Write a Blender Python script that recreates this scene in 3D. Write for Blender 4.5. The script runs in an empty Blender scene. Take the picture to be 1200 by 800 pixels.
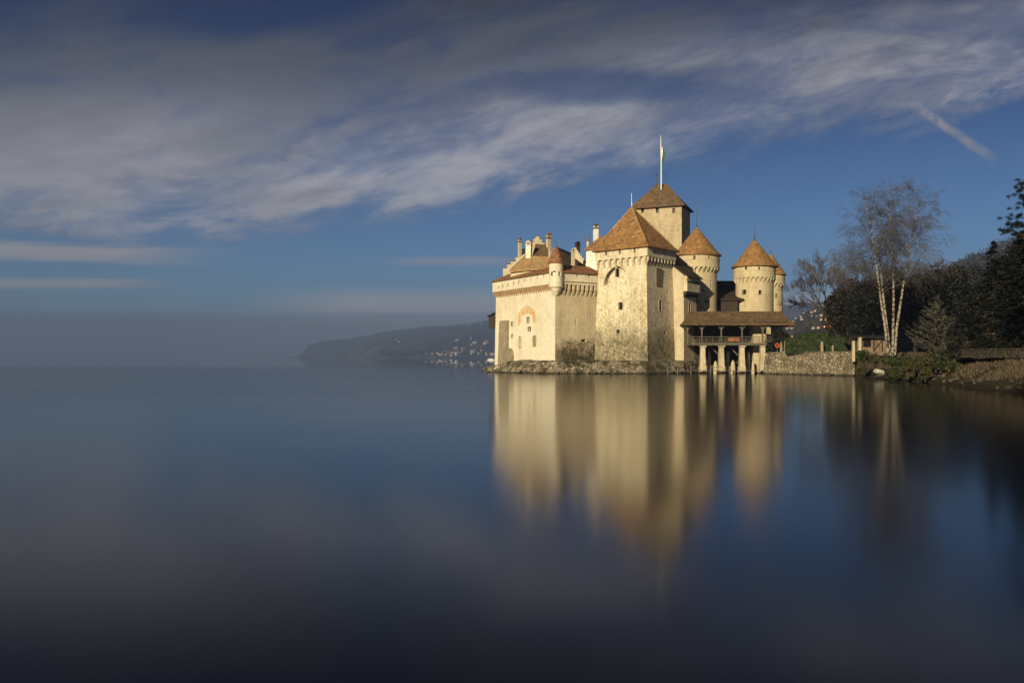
import bpy, bmesh, math, random
import numpy as np
from mathutils import Vector, Matrix, noise as mnoise

R = math.radians
random.seed(7)
SC = bpy.context.scene
COL = SC.collection

# ---------------------------------------------------------------- camera
CAMH = 3.4
FOC = 1000.0                       # focal length in photo pixels (photo is 1200 wide)
HOR = 418.0                        # row of the true horizon
cam = bpy.data.cameras.new('camera')
cam.sensor_width = 36.0
cam.lens = 36.0 * FOC / 1200.0
cam.shift_y = (HOR - 400.0) / 1200.0
cam.clip_start = 0.2
cam.clip_end = 40000
camo = bpy.data.objects.new('camera', cam)
COL.objects.link(camo)
camo.location = (0, 0, CAMH)
camo.rotation_euler = (R(90), 0, 0)
SC.camera = camo

def at(px, py, Y):
    """photo pixel -> point in the place at distance Y (surveying helper)"""
    return Vector(((px - 600.0) / FOC * Y, Y, CAMH + (HOR - py) / FOC * Y))
def X(px, Y): return (px - 600.0) / FOC * Y
def Z(py, Y): return CAMH + (HOR - py) / FOC * Y

# ---------------------------------------------------------------- node expression helper
class E:
    nt = None
    def __init__(s, v): s.v = v
    @staticmethod
    def m(op, a, b=None, c=None, clamp=False):
        n = E.nt.nodes.new('ShaderNodeMath'); n.operation = op; n.use_clamp = clamp
        for i, q in enumerate((a, b, c)):
            if q is None: continue
            q = q.v if isinstance(q, E) else q
            if isinstance(q, (int, float)): n.inputs[i].default_value = q
            else: E.nt.links.new(q, n.inputs[i])
        return E(n.outputs[0])
    def __add__(s, o): return E.m('ADD', s, o)
    __radd__ = __add__
    def __sub__(s, o): return E.m('SUBTRACT', s, o)
    def __rsub__(s, o): return E.m('SUBTRACT', o, s)
    def __mul__(s, o): return E.m('MULTIPLY', s, o)
    __rmul__ = __mul__
    def __truediv__(s, o): return E.m('DIVIDE', s, o)
    def abs(s): return E.m('ABSOLUTE', s)
    def clamp(s): return E.m('ADD', s, 0.0, clamp=True)
def ss(x, a, b):
    """smoothstep a->b"""
    n = E.nt.nodes.new('ShaderNodeMapRange'); n.interpolation_type = 'SMOOTHSTEP'
    E.nt.links.new(x.v, n.inputs[0])
    n.inputs[1].default_value = a; n.inputs[2].default_value = b
    return E(n.outputs[0])
def vec(x, y, z):
    n = E.nt.nodes.new('ShaderNodeCombineXYZ')
    for i, q in enumerate((x, y, z)):
        q = q.v if isinstance(q, E) else q
        if isinstance(q, (int, float)): n.inputs[i].default_value = q
        else: E.nt.links.new(q, n.inputs[i])
    return n.outputs[0]
def tnoise(v, scale, detail=4, rough=0.55, dist=0.0):
    n = E.nt.nodes.new('ShaderNodeTexNoise')
    if v is not None: E.nt.links.new(v, n.inputs['Vector'])
    n.inputs['Scale'].default_value = scale; n.inputs['Detail'].default_value = detail
    n.inputs['Roughness'].default_value = rough; n.inputs['Distortion'].default_value = dist
    return E(n.outputs[0])
def mixc(f, a, b, mode='MIX'):
    n = E.nt.nodes.new('ShaderNodeMix'); n.data_type = 'RGBA'; n.blend_type = mode
    for sock, q in ((n.inputs[0], f), (n.inputs[6], a), (n.inputs[7], b)):
        q = q.v if isinstance(q, E) else q
        if isinstance(q, (int, float)): sock.default_value = q
        elif isinstance(q, (tuple, list)): sock.default_value = (*q, 1.0) if len(q) == 3 else q
        else: E.nt.links.new(q, sock)
    return n.outputs[2]

# ---------------------------------------------------------------- world and sun
SUN_AZ_LEFT = 30.0                 # degrees left of straight behind the camera
SUN_EL = 18.0
world = bpy.data.worlds.new('World'); SC.world = world; world.use_nodes = True
nt = world.node_tree; nt.nodes.clear(); E.nt = nt
out = nt.nodes.new('ShaderNodeOutputWorld'); bg = nt.nodes.new('ShaderNodeBackground')
nt.links.new(bg.outputs[0], out.inputs[0])
bg.inputs['Strength'].default_value = 0.062
sky = nt.nodes.new('ShaderNodeTexSky'); sky.sky_type = 'NISHITA'; sky.sun_disc = False
sky.sun_elevation = R(SUN_EL); sky.sun_rotation = R(180 + SUN_AZ_LEFT)
sky.altitude = 400; sky.air_density = 1.0; sky.dust_density = 0.6; sky.ozone_density = 3.0
tc = nt.nodes.new('ShaderNodeTexCoord')
sep = nt.nodes.new('ShaderNodeSeparateXYZ'); nt.links.new(tc.outputs['Generated'], sep.inputs[0])
dx, dy, dz = (E(sep.outputs[i]) for i in range(3))
el = dz.abs()
# deep polarised winter blue, darker overhead
blue = mixc(ss(el, 0.03, 0.42), (0.42, 0.62, 0.86), (0.07, 0.112, 0.255))
skyc = mixc(1.0, sky.outputs[0], blue, 'MULTIPLY')
# high cloud deck: its lower edge climbs to the right, brightest along that edge, thin and dark overhead
ya = E.m('MAXIMUM', dy.abs(), 0.25)
u, v = dx / ya, el / ya
low = E.m('MAXIMUM', 0.193 + 0.175 * u, 0.146)
e = v - low
w0 = tnoise(vec(u * 1.2, e * 5.0, 7.0), 1.0, 3, 0.5)
w1 = tnoise(vec(u * 3.0 + 0.6, e * 8.0 - u * 0.4, 1.3), 1.0, 8, 0.62, 0.35)
w2 = tnoise(vec(u * 9.0, e * 26.0 - u * 2.0, 4.1), 1.0, 8, 0.68, 0.5)
ee = e + (w1 - 0.5) * 0.11 + (w2 - 0.5) * 0.075 + 0.004 * (1.0 - ss(u, -0.45, -0.1))
body = ss(ee, -0.016, 0.030)
cover = ss(w1 * 0.46 + w2 * 0.40 + w0 * 0.36 + 0.06 * (1.0 - ss(u, -0.5, -0.1)), 0.51, 0.69)
hu, hv = (u + 0.27) / 0.20, (v - 0.425 - 0.10 * (u + 0.27)) / 0.05
gap = 1.0 - ss(hu * hu + hv * hv + (w2 - 0.5) * 1.2, 0.3, 1.6)
gu, gv = (u - 0.08) / 0.13, (v - 0.318) / 0.022
gap2 = 1.0 - ss(gu * gu + gv * gv + (w1 - 0.5) * 1.6, 0.2, 1.7)
dens = body * (1.0 - 0.75 * (1.0 - ss(u, -0.60, -0.36)) * ss(v, 0.33, 0.43)) * (0.30 + 0.70 * cover) * (1.0 - 0.92 * gap) * (1.0 - 0.7 * gap2)
lit = ss(tnoise(vec(u * 3.6 + 5.0, e * 13.0 - u * 0.6, 2.0), 1.0, 8, 0.66, 0.3), 0.37, 0.63)
band = ss(ee, -0.02, 0.02) * (1.0 - ss(ee, 0.055, 0.19)) * (0.35 + 0.65 * lit)
cloudc = mixc(ss(v, 0.23, 0.43) * (0.75 + 0.25 * (1.0 - lit)), (2.0, 2.1, 2.5), (0.40, 0.47, 0.68))
cloudc = mixc(band * 0.9, cloudc, (5.6, 5.5, 5.9))
cloudc = mixc((1.0 - ss(u, -0.62, -0.28)) * (1.0 - ss(v, 0.24, 0.34)) * 0.45, cloudc, (2.9, 2.8, 2.9))
skyc = mixc(dens * 0.93, skyc, cloudc)
# thin low streaks under the deck and the pinkish bank above the mist
lo1 = tnoise(vec(u * 3.4 + 9.0, v * 50.0, 3.0), 1.0, 5, 0.55)
lo2 = tnoise(vec(u * 5.0 + 2.0, v * 90.0, 6.0), 1.0, 5, 0.6)
sA = ((v - 0.122 + 0.03 * (u + 0.5)).abs() / 0.013)
sB = ((v - 0.086).abs() / 0.008)
sD = ((v - 0.113).abs() / 0.006)
stA = (1.0 - ss(sA + (lo2 - 0.5) * 1.6, 0.2, 1.2)) * (1.0 - ss(u + (lo1 - 0.5) * 0.2, -0.48, -0.30)) * 0.9
stB = (1.0 - ss(sB + (lo2 - 0.5) * 1.6, 0.2, 1.2)) * (1.0 - ss(u + (lo1 - 0.5) * 0.15, -0.52, -0.38)) * 0.8
stD = (1.0 - ss(sD + (lo2 - 0.5) * 1.6, 0.2, 1.2)) * ss(u, -0.17, -0.10) * (1.0 - ss(u, -0.02, 0.05)) * 0.45
skyc = mixc((stA + stB + stD).clamp(), skyc, (4.4, 4.2, 4.2))
stC = ss(v + (lo2 - 0.5) * 0.008, 0.046, 0.056) * (1.0 - ss(v + (lo1 - 0.5) * 0.03, 0.058, 0.086)) * ss(u + (lo1 - 0.5) * 0.2, -0.34, -0.16)
skyc = mixc(stC * 0.8, skyc, (6.4, 5.9, 5.9))
# contrails: a crisp one and a faint crossing one, far away
front_ = ss(dy, 0.0, 0.1)
def trail(ax, ay, bx, by, w0, w1, soft):
    L = math.hypot(bx - ax, by - ay); ex, ey = (bx - ax) / L, (by - ay) / L
    t = (u - ax) * ex + (v - ay) * ey
    pnoise = (tnoise(vec(u * 40.0, v * 40.0, 0.0), 1.0, 4) - 0.5) * soft
    p = ((u - ax) * (-ey) + (v - ay) * ex + pnoise).abs()
    wid = w0 + (w1 - w0) / L * t
    return (1.0 - ss(p / wid, 0.15, 1.0)) * ss(t, -0.02, 0.03) * (1.0 - ss(t, L - 0.022, L + 0.006)) * (0.45 + 0.9 * ss(tnoise(vec(u * 70.0, v * 70.0, 3.0), 1.0, 4, 0.65), 0.3, 0.7))
tr = trail(0.468, 0.297, 0.568, 0.229, 0.0075, 0.0090, 0.006) * 0.68 * front_
tr2 = (trail(0.41, 0.262, 0.56, 0.300, 0.010, 0.012, 0.014) + trail(0.455, 0.255, 0.62, 0.318, 0.008, 0.012, 0.014)) * 0.26 * front_
skyc = mixc((tr + tr2).clamp(), skyc, (3.1, 3.15, 3.6))
# bank of mist lying on the lake
mist = 1.0 - ss(v + (lo1 - 0.5) * 0.014, 0.036, 0.060)
mistc = mixc(ss(u, -0.48, -0.10), (0.80, 0.84, 0.98), (3.6, 3.5, 3.7))
skyc = mixc(mist * 0.95, skyc, mistc)
nt.links.new(skyc, bg.inputs['Color'])

sl = bpy.data.lights.new('sun', 'SUN'); sl.energy = 5.0; sl.angle = R(0.5); sl.color = (1.0, 0.85, 0.57)
so = bpy.data.objects.new('sun', sl); COL.objects.link(so)
sdir = Vector((-math.sin(R(SUN_AZ_LEFT)) * math.cos(R(SUN_EL)), -math.cos(R(SUN_AZ_LEFT)) * math.cos(R(SUN_EL)), math.sin(R(SUN_EL))))
so.rotation_euler = sdir.to_track_quat('Z', 'Y').to_euler()
so.location = (-60, -100, 80)

SC.view_settings.view_transform = 'Standard'; SC.view_settings.look = 'None'
SC.view_settings.exposure = 0.44; SC.view_settings.gamma = 1.0
SC.view_settings.use_curve_mapping = False
SC.cycles.use_denoising = True
SC.cycles.max_bounces = 6; SC.cycles.diffuse_bounces = 3; SC.cycles.glossy_bounces = 3
SC.cycles.volume_bounces = 0; SC.cycles.sample_clamp_indirect = 6
HAZE_DENSITY = 3.1e-4

# ---------------------------------------------------------------- mesh helpers
class MB:
    def __init__(s): s.v = []; s.f = []; s.mi = []; s.cur = 0
    def face(s, pts):
        k = len(s.v); s.v.extend([tuple(p) for p in pts]); s.f.append(tuple(range(k, k + len(pts)))); s.mi.append(s.cur)
    def mesh(s, verts, faces):
        k = len(s.v); s.v.extend([tuple(p) for p in verts])
        for f in faces: s.f.append(tuple(i + k for i in f)); s.mi.append(s.cur)
    def frustum(s, p0, z0, p1, z1):
        n = len(p0)
        vs = [(p[0], p[1], z0) for p in p0] + [(p[0], p[1], z1) for p in p1]
        fs = [(i, (i + 1) % n, n + (i + 1) % n, n + i) for i in range(n)]
        fs += [tuple(range(n - 1, -1, -1)), tuple(range(n, 2 * n))]
        s.mesh(vs, fs)
    def prism(s, p, z0, z1): s.frustum(p, z0, p, z1)
    def cone(s, p, z0, apex):
        n = len(p)
        vs = [(q[0], q[1], z0) for q in p] + [tuple(apex)]
        s.mesh(vs, [(i, (i + 1) % n, n) for i in range(n)] + [tuple(range(n - 1, -1, -1))])
    def box(s, c, sx, sy, sz, rz=0.0):
        """c = centre of the base"""
        ca, sa = math.cos(rz), math.sin(rz)
        p = [(c[0] + ca * a - sa * b_, c[1] + sa * a + ca * b_) for a, b_ in ((-sx / 2, -sy / 2), (sx / 2, -sy / 2), (sx / 2, sy / 2), (-sx / 2, sy / 2))]
        s.prism(p, c[2], c[2] + sz)
    def beam(s, a, b_, w, h=None):
        a, b_ = Vector(a), Vector(b_); h = h or w
        d = (b_ - a).normalized()
        up = Vector((0, 0, 1)) if abs(d.z) < 0.95 else Vector((0, 1, 0))
        t = d.cross(up).normalized(); q = t.cross(d)
        o = [(-w / 2, -h / 2), (w / 2, -h / 2), (w / 2, h / 2), (-w / 2, h / 2)]
        vs = [a + t * i + q * j for i, j in o] + [b_ + t * i + q * j for i, j in o]
        s.mesh(vs, [(0, 1, 5, 4), (1, 2, 6, 5), (2, 3, 7, 6), (3, 0, 4, 7), (3, 2, 1, 0), (4, 5, 6, 7)])
    def slab(s, pts, th):
        """quad/polygon roof slab, thickness downwards"""
        n = len(pts); pts = [Vector(p) for p in pts]
        vs = pts + [p - Vector((0, 0, th)) for p in pts]
        s.mesh(vs, [tuple(range(n)), tuple(range(2 * n - 1, n - 1, -1))] + [(i, n + i, n + (i + 1) % n, (i + 1) % n) for i in range(n)])
    def tube(s, pts, rad, n=6, cap=True):
        k = len(pts); vs = []
        prev = None
        for i in range(k):
            p = Vector(pts[i])
            d = (Vector(pts[min(i + 1, k - 1)]) - Vector(pts[max(i - 1, 0)])).normalized()
            t = d.cross(Vector((0.31, 0.95, 0.05)))
            if t.length < 0.1: t = d.cross(Vector((1, 0, 0)))
            t.normalize(); q = d.cross(t)
            for j in range(n):
                a = 2 * math.pi * j / n
                vs.append(p + (t * math.cos(a) + q * math.sin(a)) * rad[i])
        fs = [(i * n + j, i * n + (j + 1) % n, (i + 1) * n + (j + 1) % n, (i + 1) * n + j) for i in range(k - 1) for j in range(n)]
        if cap: fs += [tuple(range(n - 1, -1, -1)), tuple((k - 1) * n + j for j in range(n))]
        s.mesh(vs, fs)
    def lathe(s, c, prof, n=40):
        """closed solid of revolution; prof = [(r, z)...] bottom to top"""
        vs = []; fs = []; k = len(prof)
        for r, z in prof:
            for j in range(n):
                a = 2 * math.pi * j / n
                vs.append((c[0] + r * math.cos(a), c[1] + r * math.sin(a), z))
        for i in range(k - 1):
            for j in range(n): fs.append((i * n + j, i * n + (j + 1) % n, (i + 1) * n + (j + 1) % n, (i + 1) * n + j))
        fs += [tuple(range(n - 1, -1, -1)), tuple((k - 1) * n + j for j in range(n))]
        s.mesh(vs, fs)
    def build(s, name, mats, parent=None, smooth=False, merge=False):
        me = bpy.data.meshes.new(name)
        me.from_pydata(s.v, [], s.f)
        if not isinstance(mats, (list, tuple)): mats = [mats]
        for m_ in mats: me.materials.append(m_)
        if len(mats) > 1: me.polygons.foreach_set('material_index', s.mi)
        if merge:
            bm = bmesh.new(); bm.from_mesh(me); bmesh.ops.remove_doubles(bm, verts=bm.verts, dist=1e-4)
            bmesh.ops.recalc_face_normals(bm, faces=bm.faces); bm.to_mesh(me); bm.free()
        if smooth: me.polygons.foreach_set('use_smooth', [True] * len(me.polygons))
        me.update()
        o = bpy.data.objects.new(name, me); COL.objects.link(o)
        if parent: adopt(o, parent)
        return o
WORLDM = {}
def adopt(o, parent):
    o.parent = parent
    if parent.type == 'EMPTY' and parent.name in WORLDM: o.matrix_parent_inverse = WORLDM[parent.name].inverted()
def tag(o, label, cat, group=None, kind=None):
    o['label'] = label; o['category'] = cat
    if group: o['group'] = group
    if kind: o['kind'] = kind
    return o
def thing(name, label, cat, loc=(0, 0, 0), group=None, world_children=False):
    o = bpy.data.objects.new(name, None); COL.objects.link(o); o.location = loc; o.empty_display_size = 1
    if world_children: WORLDM[o.name] = Matrix.Translation(Vector(loc))
    return tag(o, label, cat, group)
def struct(o, kind='structure'):
    o['kind'] = kind; return o
def copy_tree(o, loc, rz=0.0, scale=None):
    c = o.copy(); COL.objects.link(c); c.location = loc; c.rotation_euler = (0, 0, rz)
    if scale: c.scale = scale if isinstance(scale, (tuple, list)) else (scale,) * 3
    for ch in o.children:
        d = ch.copy(); COL.objects.link(d); d.parent = c
        for g in ch.children:
            e = g.copy(); COL.objects.link(e); e.parent = d
    return c
def offset(poly, d):
    """offset a counter-clockwise convex polygon outwards"""
    n = len(poly); res = []
    for i in range(n):
        p0, p1, p2 = (Vector(poly[(i + k) % n]).to_2d() for k in (-1, 0, 1))
        e1, e2 = (p1 - p0).normalized(), (p2 - p1).normalized()
        n1, n2 = Vector((e1.y, -e1.x)), Vector((e2.y, -e2.x))
        bis = (n1 + n2); bis /= bis.length_squared / 2
        res.append(tuple(p1 + bis * d))
    return res
def cut(obj, mb):
    """carve openings into a wall for good"""
    c = mb.build('cutter', [])
    m_ = obj.modifiers.new('b', 'BOOLEAN'); m_.object = c; m_.operation = 'DIFFERENCE'; m_.solver = 'EXACT'; m_.use_self = True
    dg = bpy.context.evaluated_depsgraph_get(); dg.update()
    me = bpy.data.meshes.new_from_object(obj.evaluated_get(dg))
    obj.modifiers.clear(); old = obj.data; obj.data = me; me.name = old.name
    bpy.data.meshes.remove(old); cm = c.data; bpy.data.objects.remove(c); bpy.data.meshes.remove(cm)

# ---------------------------------------------------------------- materials
def newmat(name, rough=0.9, spec=0.2):
    m_ = bpy.data.materials.new(name); m_.use_nodes = True
    E.nt = m_.node_tree
    p = m_.node_tree.nodes['Principled BSDF']; p.inputs['Roughness'].default_value = rough
    p.inputs['Specular IOR Level'].default_value = spec
    return m_, m_.node_tree, p
def pos(kind='world'):
    if kind == 'world':
        g = E.nt.nodes.new('ShaderNodeNewGeometry'); return g.outputs['Position']
    t = E.nt.nodes.new('ShaderNodeTexCoord'); return t.outputs['Object']
def sepz(v):
    s_ = E.nt.nodes.new('ShaderNodeSeparateXYZ'); E.nt.links.new(v, s_.inputs[0]); return [E(s_.outputs[i]) for i in range(3)]
def bump(nt_, p, h, strength=0.5, dist=0.1):
    b_ = nt_.nodes.new('ShaderNodeBump'); b_.inputs['Strength'].default_value = strength; b_.inputs['Distance'].default_value = dist
    nt_.links.new(h.v if isinstance(h, E) else h, b_.inputs['Height']); nt_.links.new(b_.outputs[0], p.inputs['Normal'])
def voro(v, scale, feature='F1', rand=1.0):
    n = E.nt.nodes.new('ShaderNodeTexVoronoi'); n.feature = feature
    if v is not None: E.nt.links.new(v, n.inputs['Vector'])
    n.inputs['Scale'].default_value = scale; n.inputs['Randomness'].default_value = rand
    return n
def m_plaster(name, base, dirty, speck=0.25, rubble_top=None, rubble=(0.16, 0.13, 0.085), rubble_fade=3.0, bmp=0.45):
    """lime plaster over stone: large weather stains, stones showing through, old rubble footing up to rubble_top"""
    m_, n, p = newmat(name)
    v = pos(); x, y, z = sepz(v)
    big = tnoise(v, 0.22, 5, 0.6); med = tnoise(v, 0.9, 5, 0.62); fine = tnoise(v, 3.2, 3, 0.7)
    streak = tnoise(vec(x * 1.2, y * 1.2, z * 0.12), 1.0, 4, 0.6)
    c = mixc(ss(big * 0.55 + streak * 0.45, 0.42, 0.62) * 0.75, base, dirty)
    drip = tnoise(vec(x * 2.6, y * 2.6, z * 0.10), 1.0, 3, 0.6)
    c = mixc(ss(drip, 0.60, 0.74) * 0.35, c, tuple(q * 0.6 for q in dirty))
    patch = tnoise(vec(x * 0.5, y * 0.5, z * 0.7), 1.0, 2, 0.4)
    c = mixc(ss(patch, 0.585, 0.60) * 0.22, c, tuple(min(0.85, q * 1.12) for q in base))
    c = mixc(ss(tnoise(vec(x * 0.6, y * 0.6, z * 0.5), 1.0, 3, 0.5), 0.60, 0.615) * 0.20, c, tuple(q * 0.8 for q in dirty))
    vo = voro(v, 1.5); vd = voro(v, 1.5, 'DISTANCE_TO_EDGE')
    hsv = E.nt.nodes.new('ShaderNodeSeparateColor'); E.nt.links.new(vo.outputs['Color'], hsv.inputs[0])
    rnd = E(hsv.outputs[0])
    darkst = tuple(q * 0.42 for q in dirty)
    sp_ = tnoise(v, 2.3, 3, 0.75); low_ = 1.0 - ss(z, 4.0, 26.0)
    c = mixc(ss(rnd, 0.80, 0.95) * ss(E(vd.outputs['Distance']), 0.03, 0.12) * speck * 0.45, c, darkst)
    c = mixc(ss(sp_ + low_ * 0.07 + (big - 0.5) * 0.18, 0.56, 0.70) * speck, c, darkst)
    c = mixc(ss(fine + low_ * 0.05, 0.58, 0.72) * speck * 0.8, c, tuple(q * 0.5 for q in dirty))
    row = E.m('FRACT', z * 1.75 + (med - 0.5) * 0.5); rowid = E.m('FLOOR', z * 1.75 + (med - 0.5) * 0.5)
    joint = (1.0 - ss(row, 0.0, 0.16)) * ss(tnoise(vec(x * 0.8, y * 0.8, rowid * 3.7), 1.0, 2, 0.5), 0.42, 0.60)
    c = mixc(joint * min(0.34, speck * 0.5), c, tuple(q * 0.5 for q in dirty))
    stone = tnoise(vec(x * 1.1, y * 1.1, rowid * 5.3), 1.0, 1, 0.4)
    c = mixc(ss(stone, 0.56, 0.60) * min(0.3, speck * 0.4), c, tuple(q * 0.75 for q in dirty))
    if rubble_top is not None:
        zz = z + (big - 0.5) * 11.0 + (med - 0.5) * 3.0
        k = 1.0 - ss(zz, rubble_top - rubble_fade, rubble_top + rubble_fade)
        st = mixc(rnd, tuple(q * 0.45 for q in rubble), tuple(min(1, q * 1.8) for q in rubble))
        st = mixc(ss(E(vd.outputs['Distance']), 0.0, 0.06), tuple(q * 0.4 for q in rubble), st)
        st = mixc(ss(tnoise(v, 0.35, 4), 0.52, 0.64) * 0.6, st, (0.035, 0.036, 0.018))
        c = mixc(k * 0.88, c, st)
    n.links.new(c, p.inputs['Base Color'])
    bump(n, p, fine * 0.4 + med * 0.6 + ss(E(vd.outputs['Distance']), 0.0, 0.08) * 0.5, bmp, 0.10)
    return m_
def m_tile(name, a, b_, c_, bmp=0.5, scale=1.0):
    """old plain clay tiles: courses, odd pale and dark tiles, lichen patches"""
    m_, n, p = newmat(name, 0.85, 0.15)
    v = pos(); x, y, z = sepz(v)
    big = tnoise(v, 0.35, 4, 0.6)
    vo = voro(vec(x * 1.0, y * 1.0, z * 1.6), 2.6 * scale)
    s_ = E.nt.nodes.new('ShaderNodeSeparateColor'); E.nt.links.new(vo.outputs['Color'], s_.inputs[0])
    r1, r2 = E(s_.outputs[0]), E(s_.outputs[1])
    c = mixc(ss(big, 0.35, 0.65), a, b_)
    c = mixc(ss(tnoise(vec(x * 1.3, y * 1.3, z * 0.35), 1.0, 4, 0.65), 0.52, 0.66) * 0.55, c, tuple(q * 0.75 for q in c_))
    c = mixc(ss(tnoise(v, 0.8, 5, 0.7), 0.60, 0.68) * 0.35, c, (0.13, 0.125, 0.06))
    c = mixc(ss(r1, 0.55, 1.0) * 0.75, c, c_)
    c = mixc(ss(r2, 0.75, 0.95) * 0.55, c, tuple(min(1, q * 1.7) for q in a))
    c = mixc(ss(tnoise(v, 1.6, 4, 0.65), 0.54, 0.70) * 0.5, c, tuple(q * 0.7 for q in c_))
    n.links.new(c, p.inputs['Base Color'])
    row = E.m('FRACT', z * 3.2)
    bump(n, p, row * 0.6 + r1 * 0.5, bmp, 0.06)
    return m_
def m_simple(name, base, var=0.25, scale=2.0, rough=0.85, coord='world', spec=0.2, bmp=0.0, dark=None):
    m_, n, p = newmat(name, rough, spec)
    v = pos(coord)
    f = tnoise(v, scale, 4, 0.6)
    lo = dark or tuple(q * (1 - var) for q in base); hi = tuple(min(1, q * (1 + var)) for q in base)
    n.links.new(mixc(ss(f, 0.3, 0.7), lo, hi), p.inputs['Base Color'])
    if bmp: bump(n, p, f, bmp, 0.1)
    return m_
def m_leaf(name, a, b_, scale=1.2, coord='world', trans=0.0):
    m_, n, p = newmat(name, 0.6, 0.25)
    v = pos(coord)
    r_ = E.nt.nodes.new('ShaderNodeNewGeometry')
    f = tnoise(v, scale, 3, 0.6) * 0.6 + E(r_.outputs['Random Per Island']) * 0.4
    n.links.new(mixc(ss(f, 0.3, 0.7), a, b_), p.inputs['Base Color'])
    return m_
def m_rock(name, a, b_, moss, scale=0.9, mossy=0.5):
    m_, n, p = newmat(name, 0.9, 0.2)
    v = pos(); x, y, z = sepz(v)
    wob = E.nt.nodes.new('ShaderNodeVectorMath'); wob.operation = 'ADD'; wn = E.nt.nodes.new('ShaderNodeTexNoise'); wn.inputs['Scale'].default_value = 0.8; wn.inputs['Detail'].default_value = 3; E.nt.links.new(v, wn.inputs['Vector']); E.nt.links.new(v, wob.inputs[0]); E.nt.links.new(wn.outputs['Color'], wob.inputs[1])
    v2 = vec(*[q * k for q, k in zip(sepz(wob.outputs[0]), (1.0, 1.0, 1.7))])
    vo = voro(v2, scale); vd = voro(v2, scale, 'DISTANCE_TO_EDGE')
    s_ = E.nt.nodes.new('ShaderNodeSeparateColor'); E.nt.links.new(vo.outputs['Color'], s_.inputs[0])
    c = mixc(E(s_.outputs[0]), a, b_)
    c = mixc(ss(tnoise(v, 3.0, 4, 0.65), 0.45, 0.7) * 0.5, c, tuple(q * 0.4 for q in a))
    c = mixc(ss(tnoise(v, 0.4, 4, 0.6), 0.48, 0.62) * mossy, c, moss)
    gap = 1.0 - ss(E(vd.outputs['Distance']), 0.0, 0.10)
    c = mixc(ss(tnoise(vec(x * 0.9, y * 0.9, z * 0.25), 1.0, 4, 0.65), 0.50, 0.62) * 0.55, c, tuple(q * 0.6 for q in b_))
    c = mixc(gap * 0.75, c, tuple(q * 0.22 for q in a))
    c = mixc((1.0 - ss(z + (tnoise(v, 0.7, 3) - 0.5) * 0.5, 0.10, 0.55)) * 0.85, c, (0.022, 0.020, 0.014))   # wet algae line
    n.links.new(c, p.inputs['Base Color'])
    bump(n, p, ss(E(vd.outputs['Distance']), 0.0, 0.25) + tnoise(v, 4.0, 4) * 0.3, 0.9, 0.25)
    return m_

M = {}
M['cream'] = m_plaster('cream lime plaster', (0.78, 0.71, 0.55), (0.64, 0.56, 0.40), 0.20)
M['buff'] = m_plaster('buff stained plaster', (0.62, 0.525, 0.35), (0.50, 0.41, 0.26), 0.3, rubble_top=5.2, rubble=(0.20, 0.15, 0.085), rubble_fade=1.6)
M['tower'] = m_plaster('weathered tower plaster', (0.73, 0.65, 0.47), (0.50, 0.42, 0.26), 0.85, rubble_top=8.6, rubble=(0.19, 0.16, 0.10), rubble_fade=2.6)
M['keep'] = m_plaster('rough keep masonry', (0.50, 0.42, 0.27), (0.37, 0.29, 0.17), 0.6, bmp=0.4)
M['round'] = m_plaster('round tower plaster', (0.58, 0.49, 0.32), (0.46, 0.37, 0.22), 0.35)
M['white'] = m_plaster('white limewash', (0.80, 0.77, 0.70), (0.66, 0.62, 0.52), 0.08)
M['trim'] = m_plaster('dressed stone', (0.58, 0.50, 0.35), (0.42, 0.34, 0.22), 0.3)
M['brick'] = m_simple('corbel brickwork', (0.42, 0.28, 0.15), 0.35, 2.5)
M['grey_stone'] = m_plaster('grey buttress stone', (0.34, 0.29, 0.20), (0.24, 0.20, 0.13), 0.5)
M['tile'] = m_tile('old ochre clay tiles', (0.33, 0.180, 0.066), (0.24, 0.126, 0.050), (0.115, 0.068, 0.034))
M['tile_red'] = m_tile('red clay tiles', (0.27, 0.125, 0.060), (0.22, 0.115, 0.055), (0.14, 0.072, 0.038))
M['tile_dark'] = m_tile('dark brown tiles', (0.055, 0.036, 0.022), (0.04, 0.028, 0.02), (0.025, 0.018, 0.014))
M['tile_brown'] = m_tile('mossy brown tiles', (0.16, 0.098, 0.050), (0.12, 0.080, 0.045), (0.065, 0.046, 0.028))
M['tile_tan'] = m_tile('sun bleached tiles', (0.40, 0.26, 0.115), (0.34, 0.22, 0.10), (0.24, 0.145, 0.065))
M['dark'] = m_simple('dark opening', (0.014, 0.011, 0.009), 0.2, 2, 0.4)
M['timber'] = m_simple('weathered grey timber', (0.13, 0.115, 0.085), 0.35, 3.0)
M['timber_dark'] = m_simple('dark timber', (0.045, 0.034, 0.022), 0.35, 3.0)
M['shutter'] = m_simple('faded wooden panel', (0.20, 0.145, 0.085), 0.3, 2.0)
M['metal'] = m_simple('dark iron', (0.05, 0.05, 0.055), 0.2, 2, 0.5)
M['pole_white'] = m_simple('white painted pole', (0.75, 0.76, 0.80), 0.05, 2, 0.4)
M['green'] = m_simple('green flag cloth', (0.035, 0.15, 0.05), 0.2, 2)
M['flag_white'] = m_simple('white flag cloth', (0.75, 0.72, 0.66), 0.1, 2)
M['fresco'] = m_simple('faded orange fresco', (0.46, 0.25, 0.085), 0.25, 1.3, dark=(0.66, 0.55, 0.36))
M['rubble'] = m_rock('rubble rock', (0.50, 0.42, 0.30), (0.11, 0.088, 0.058), (0.038, 0.046, 0.014), 1.6, 0.9)
M['wall_stone'] = m_rock('retaining wall stone', (0.52, 0.44, 0.31), (0.22, 0.175, 0.115), (0.10, 0.08, 0.045), 1.35, 0.65)
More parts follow.
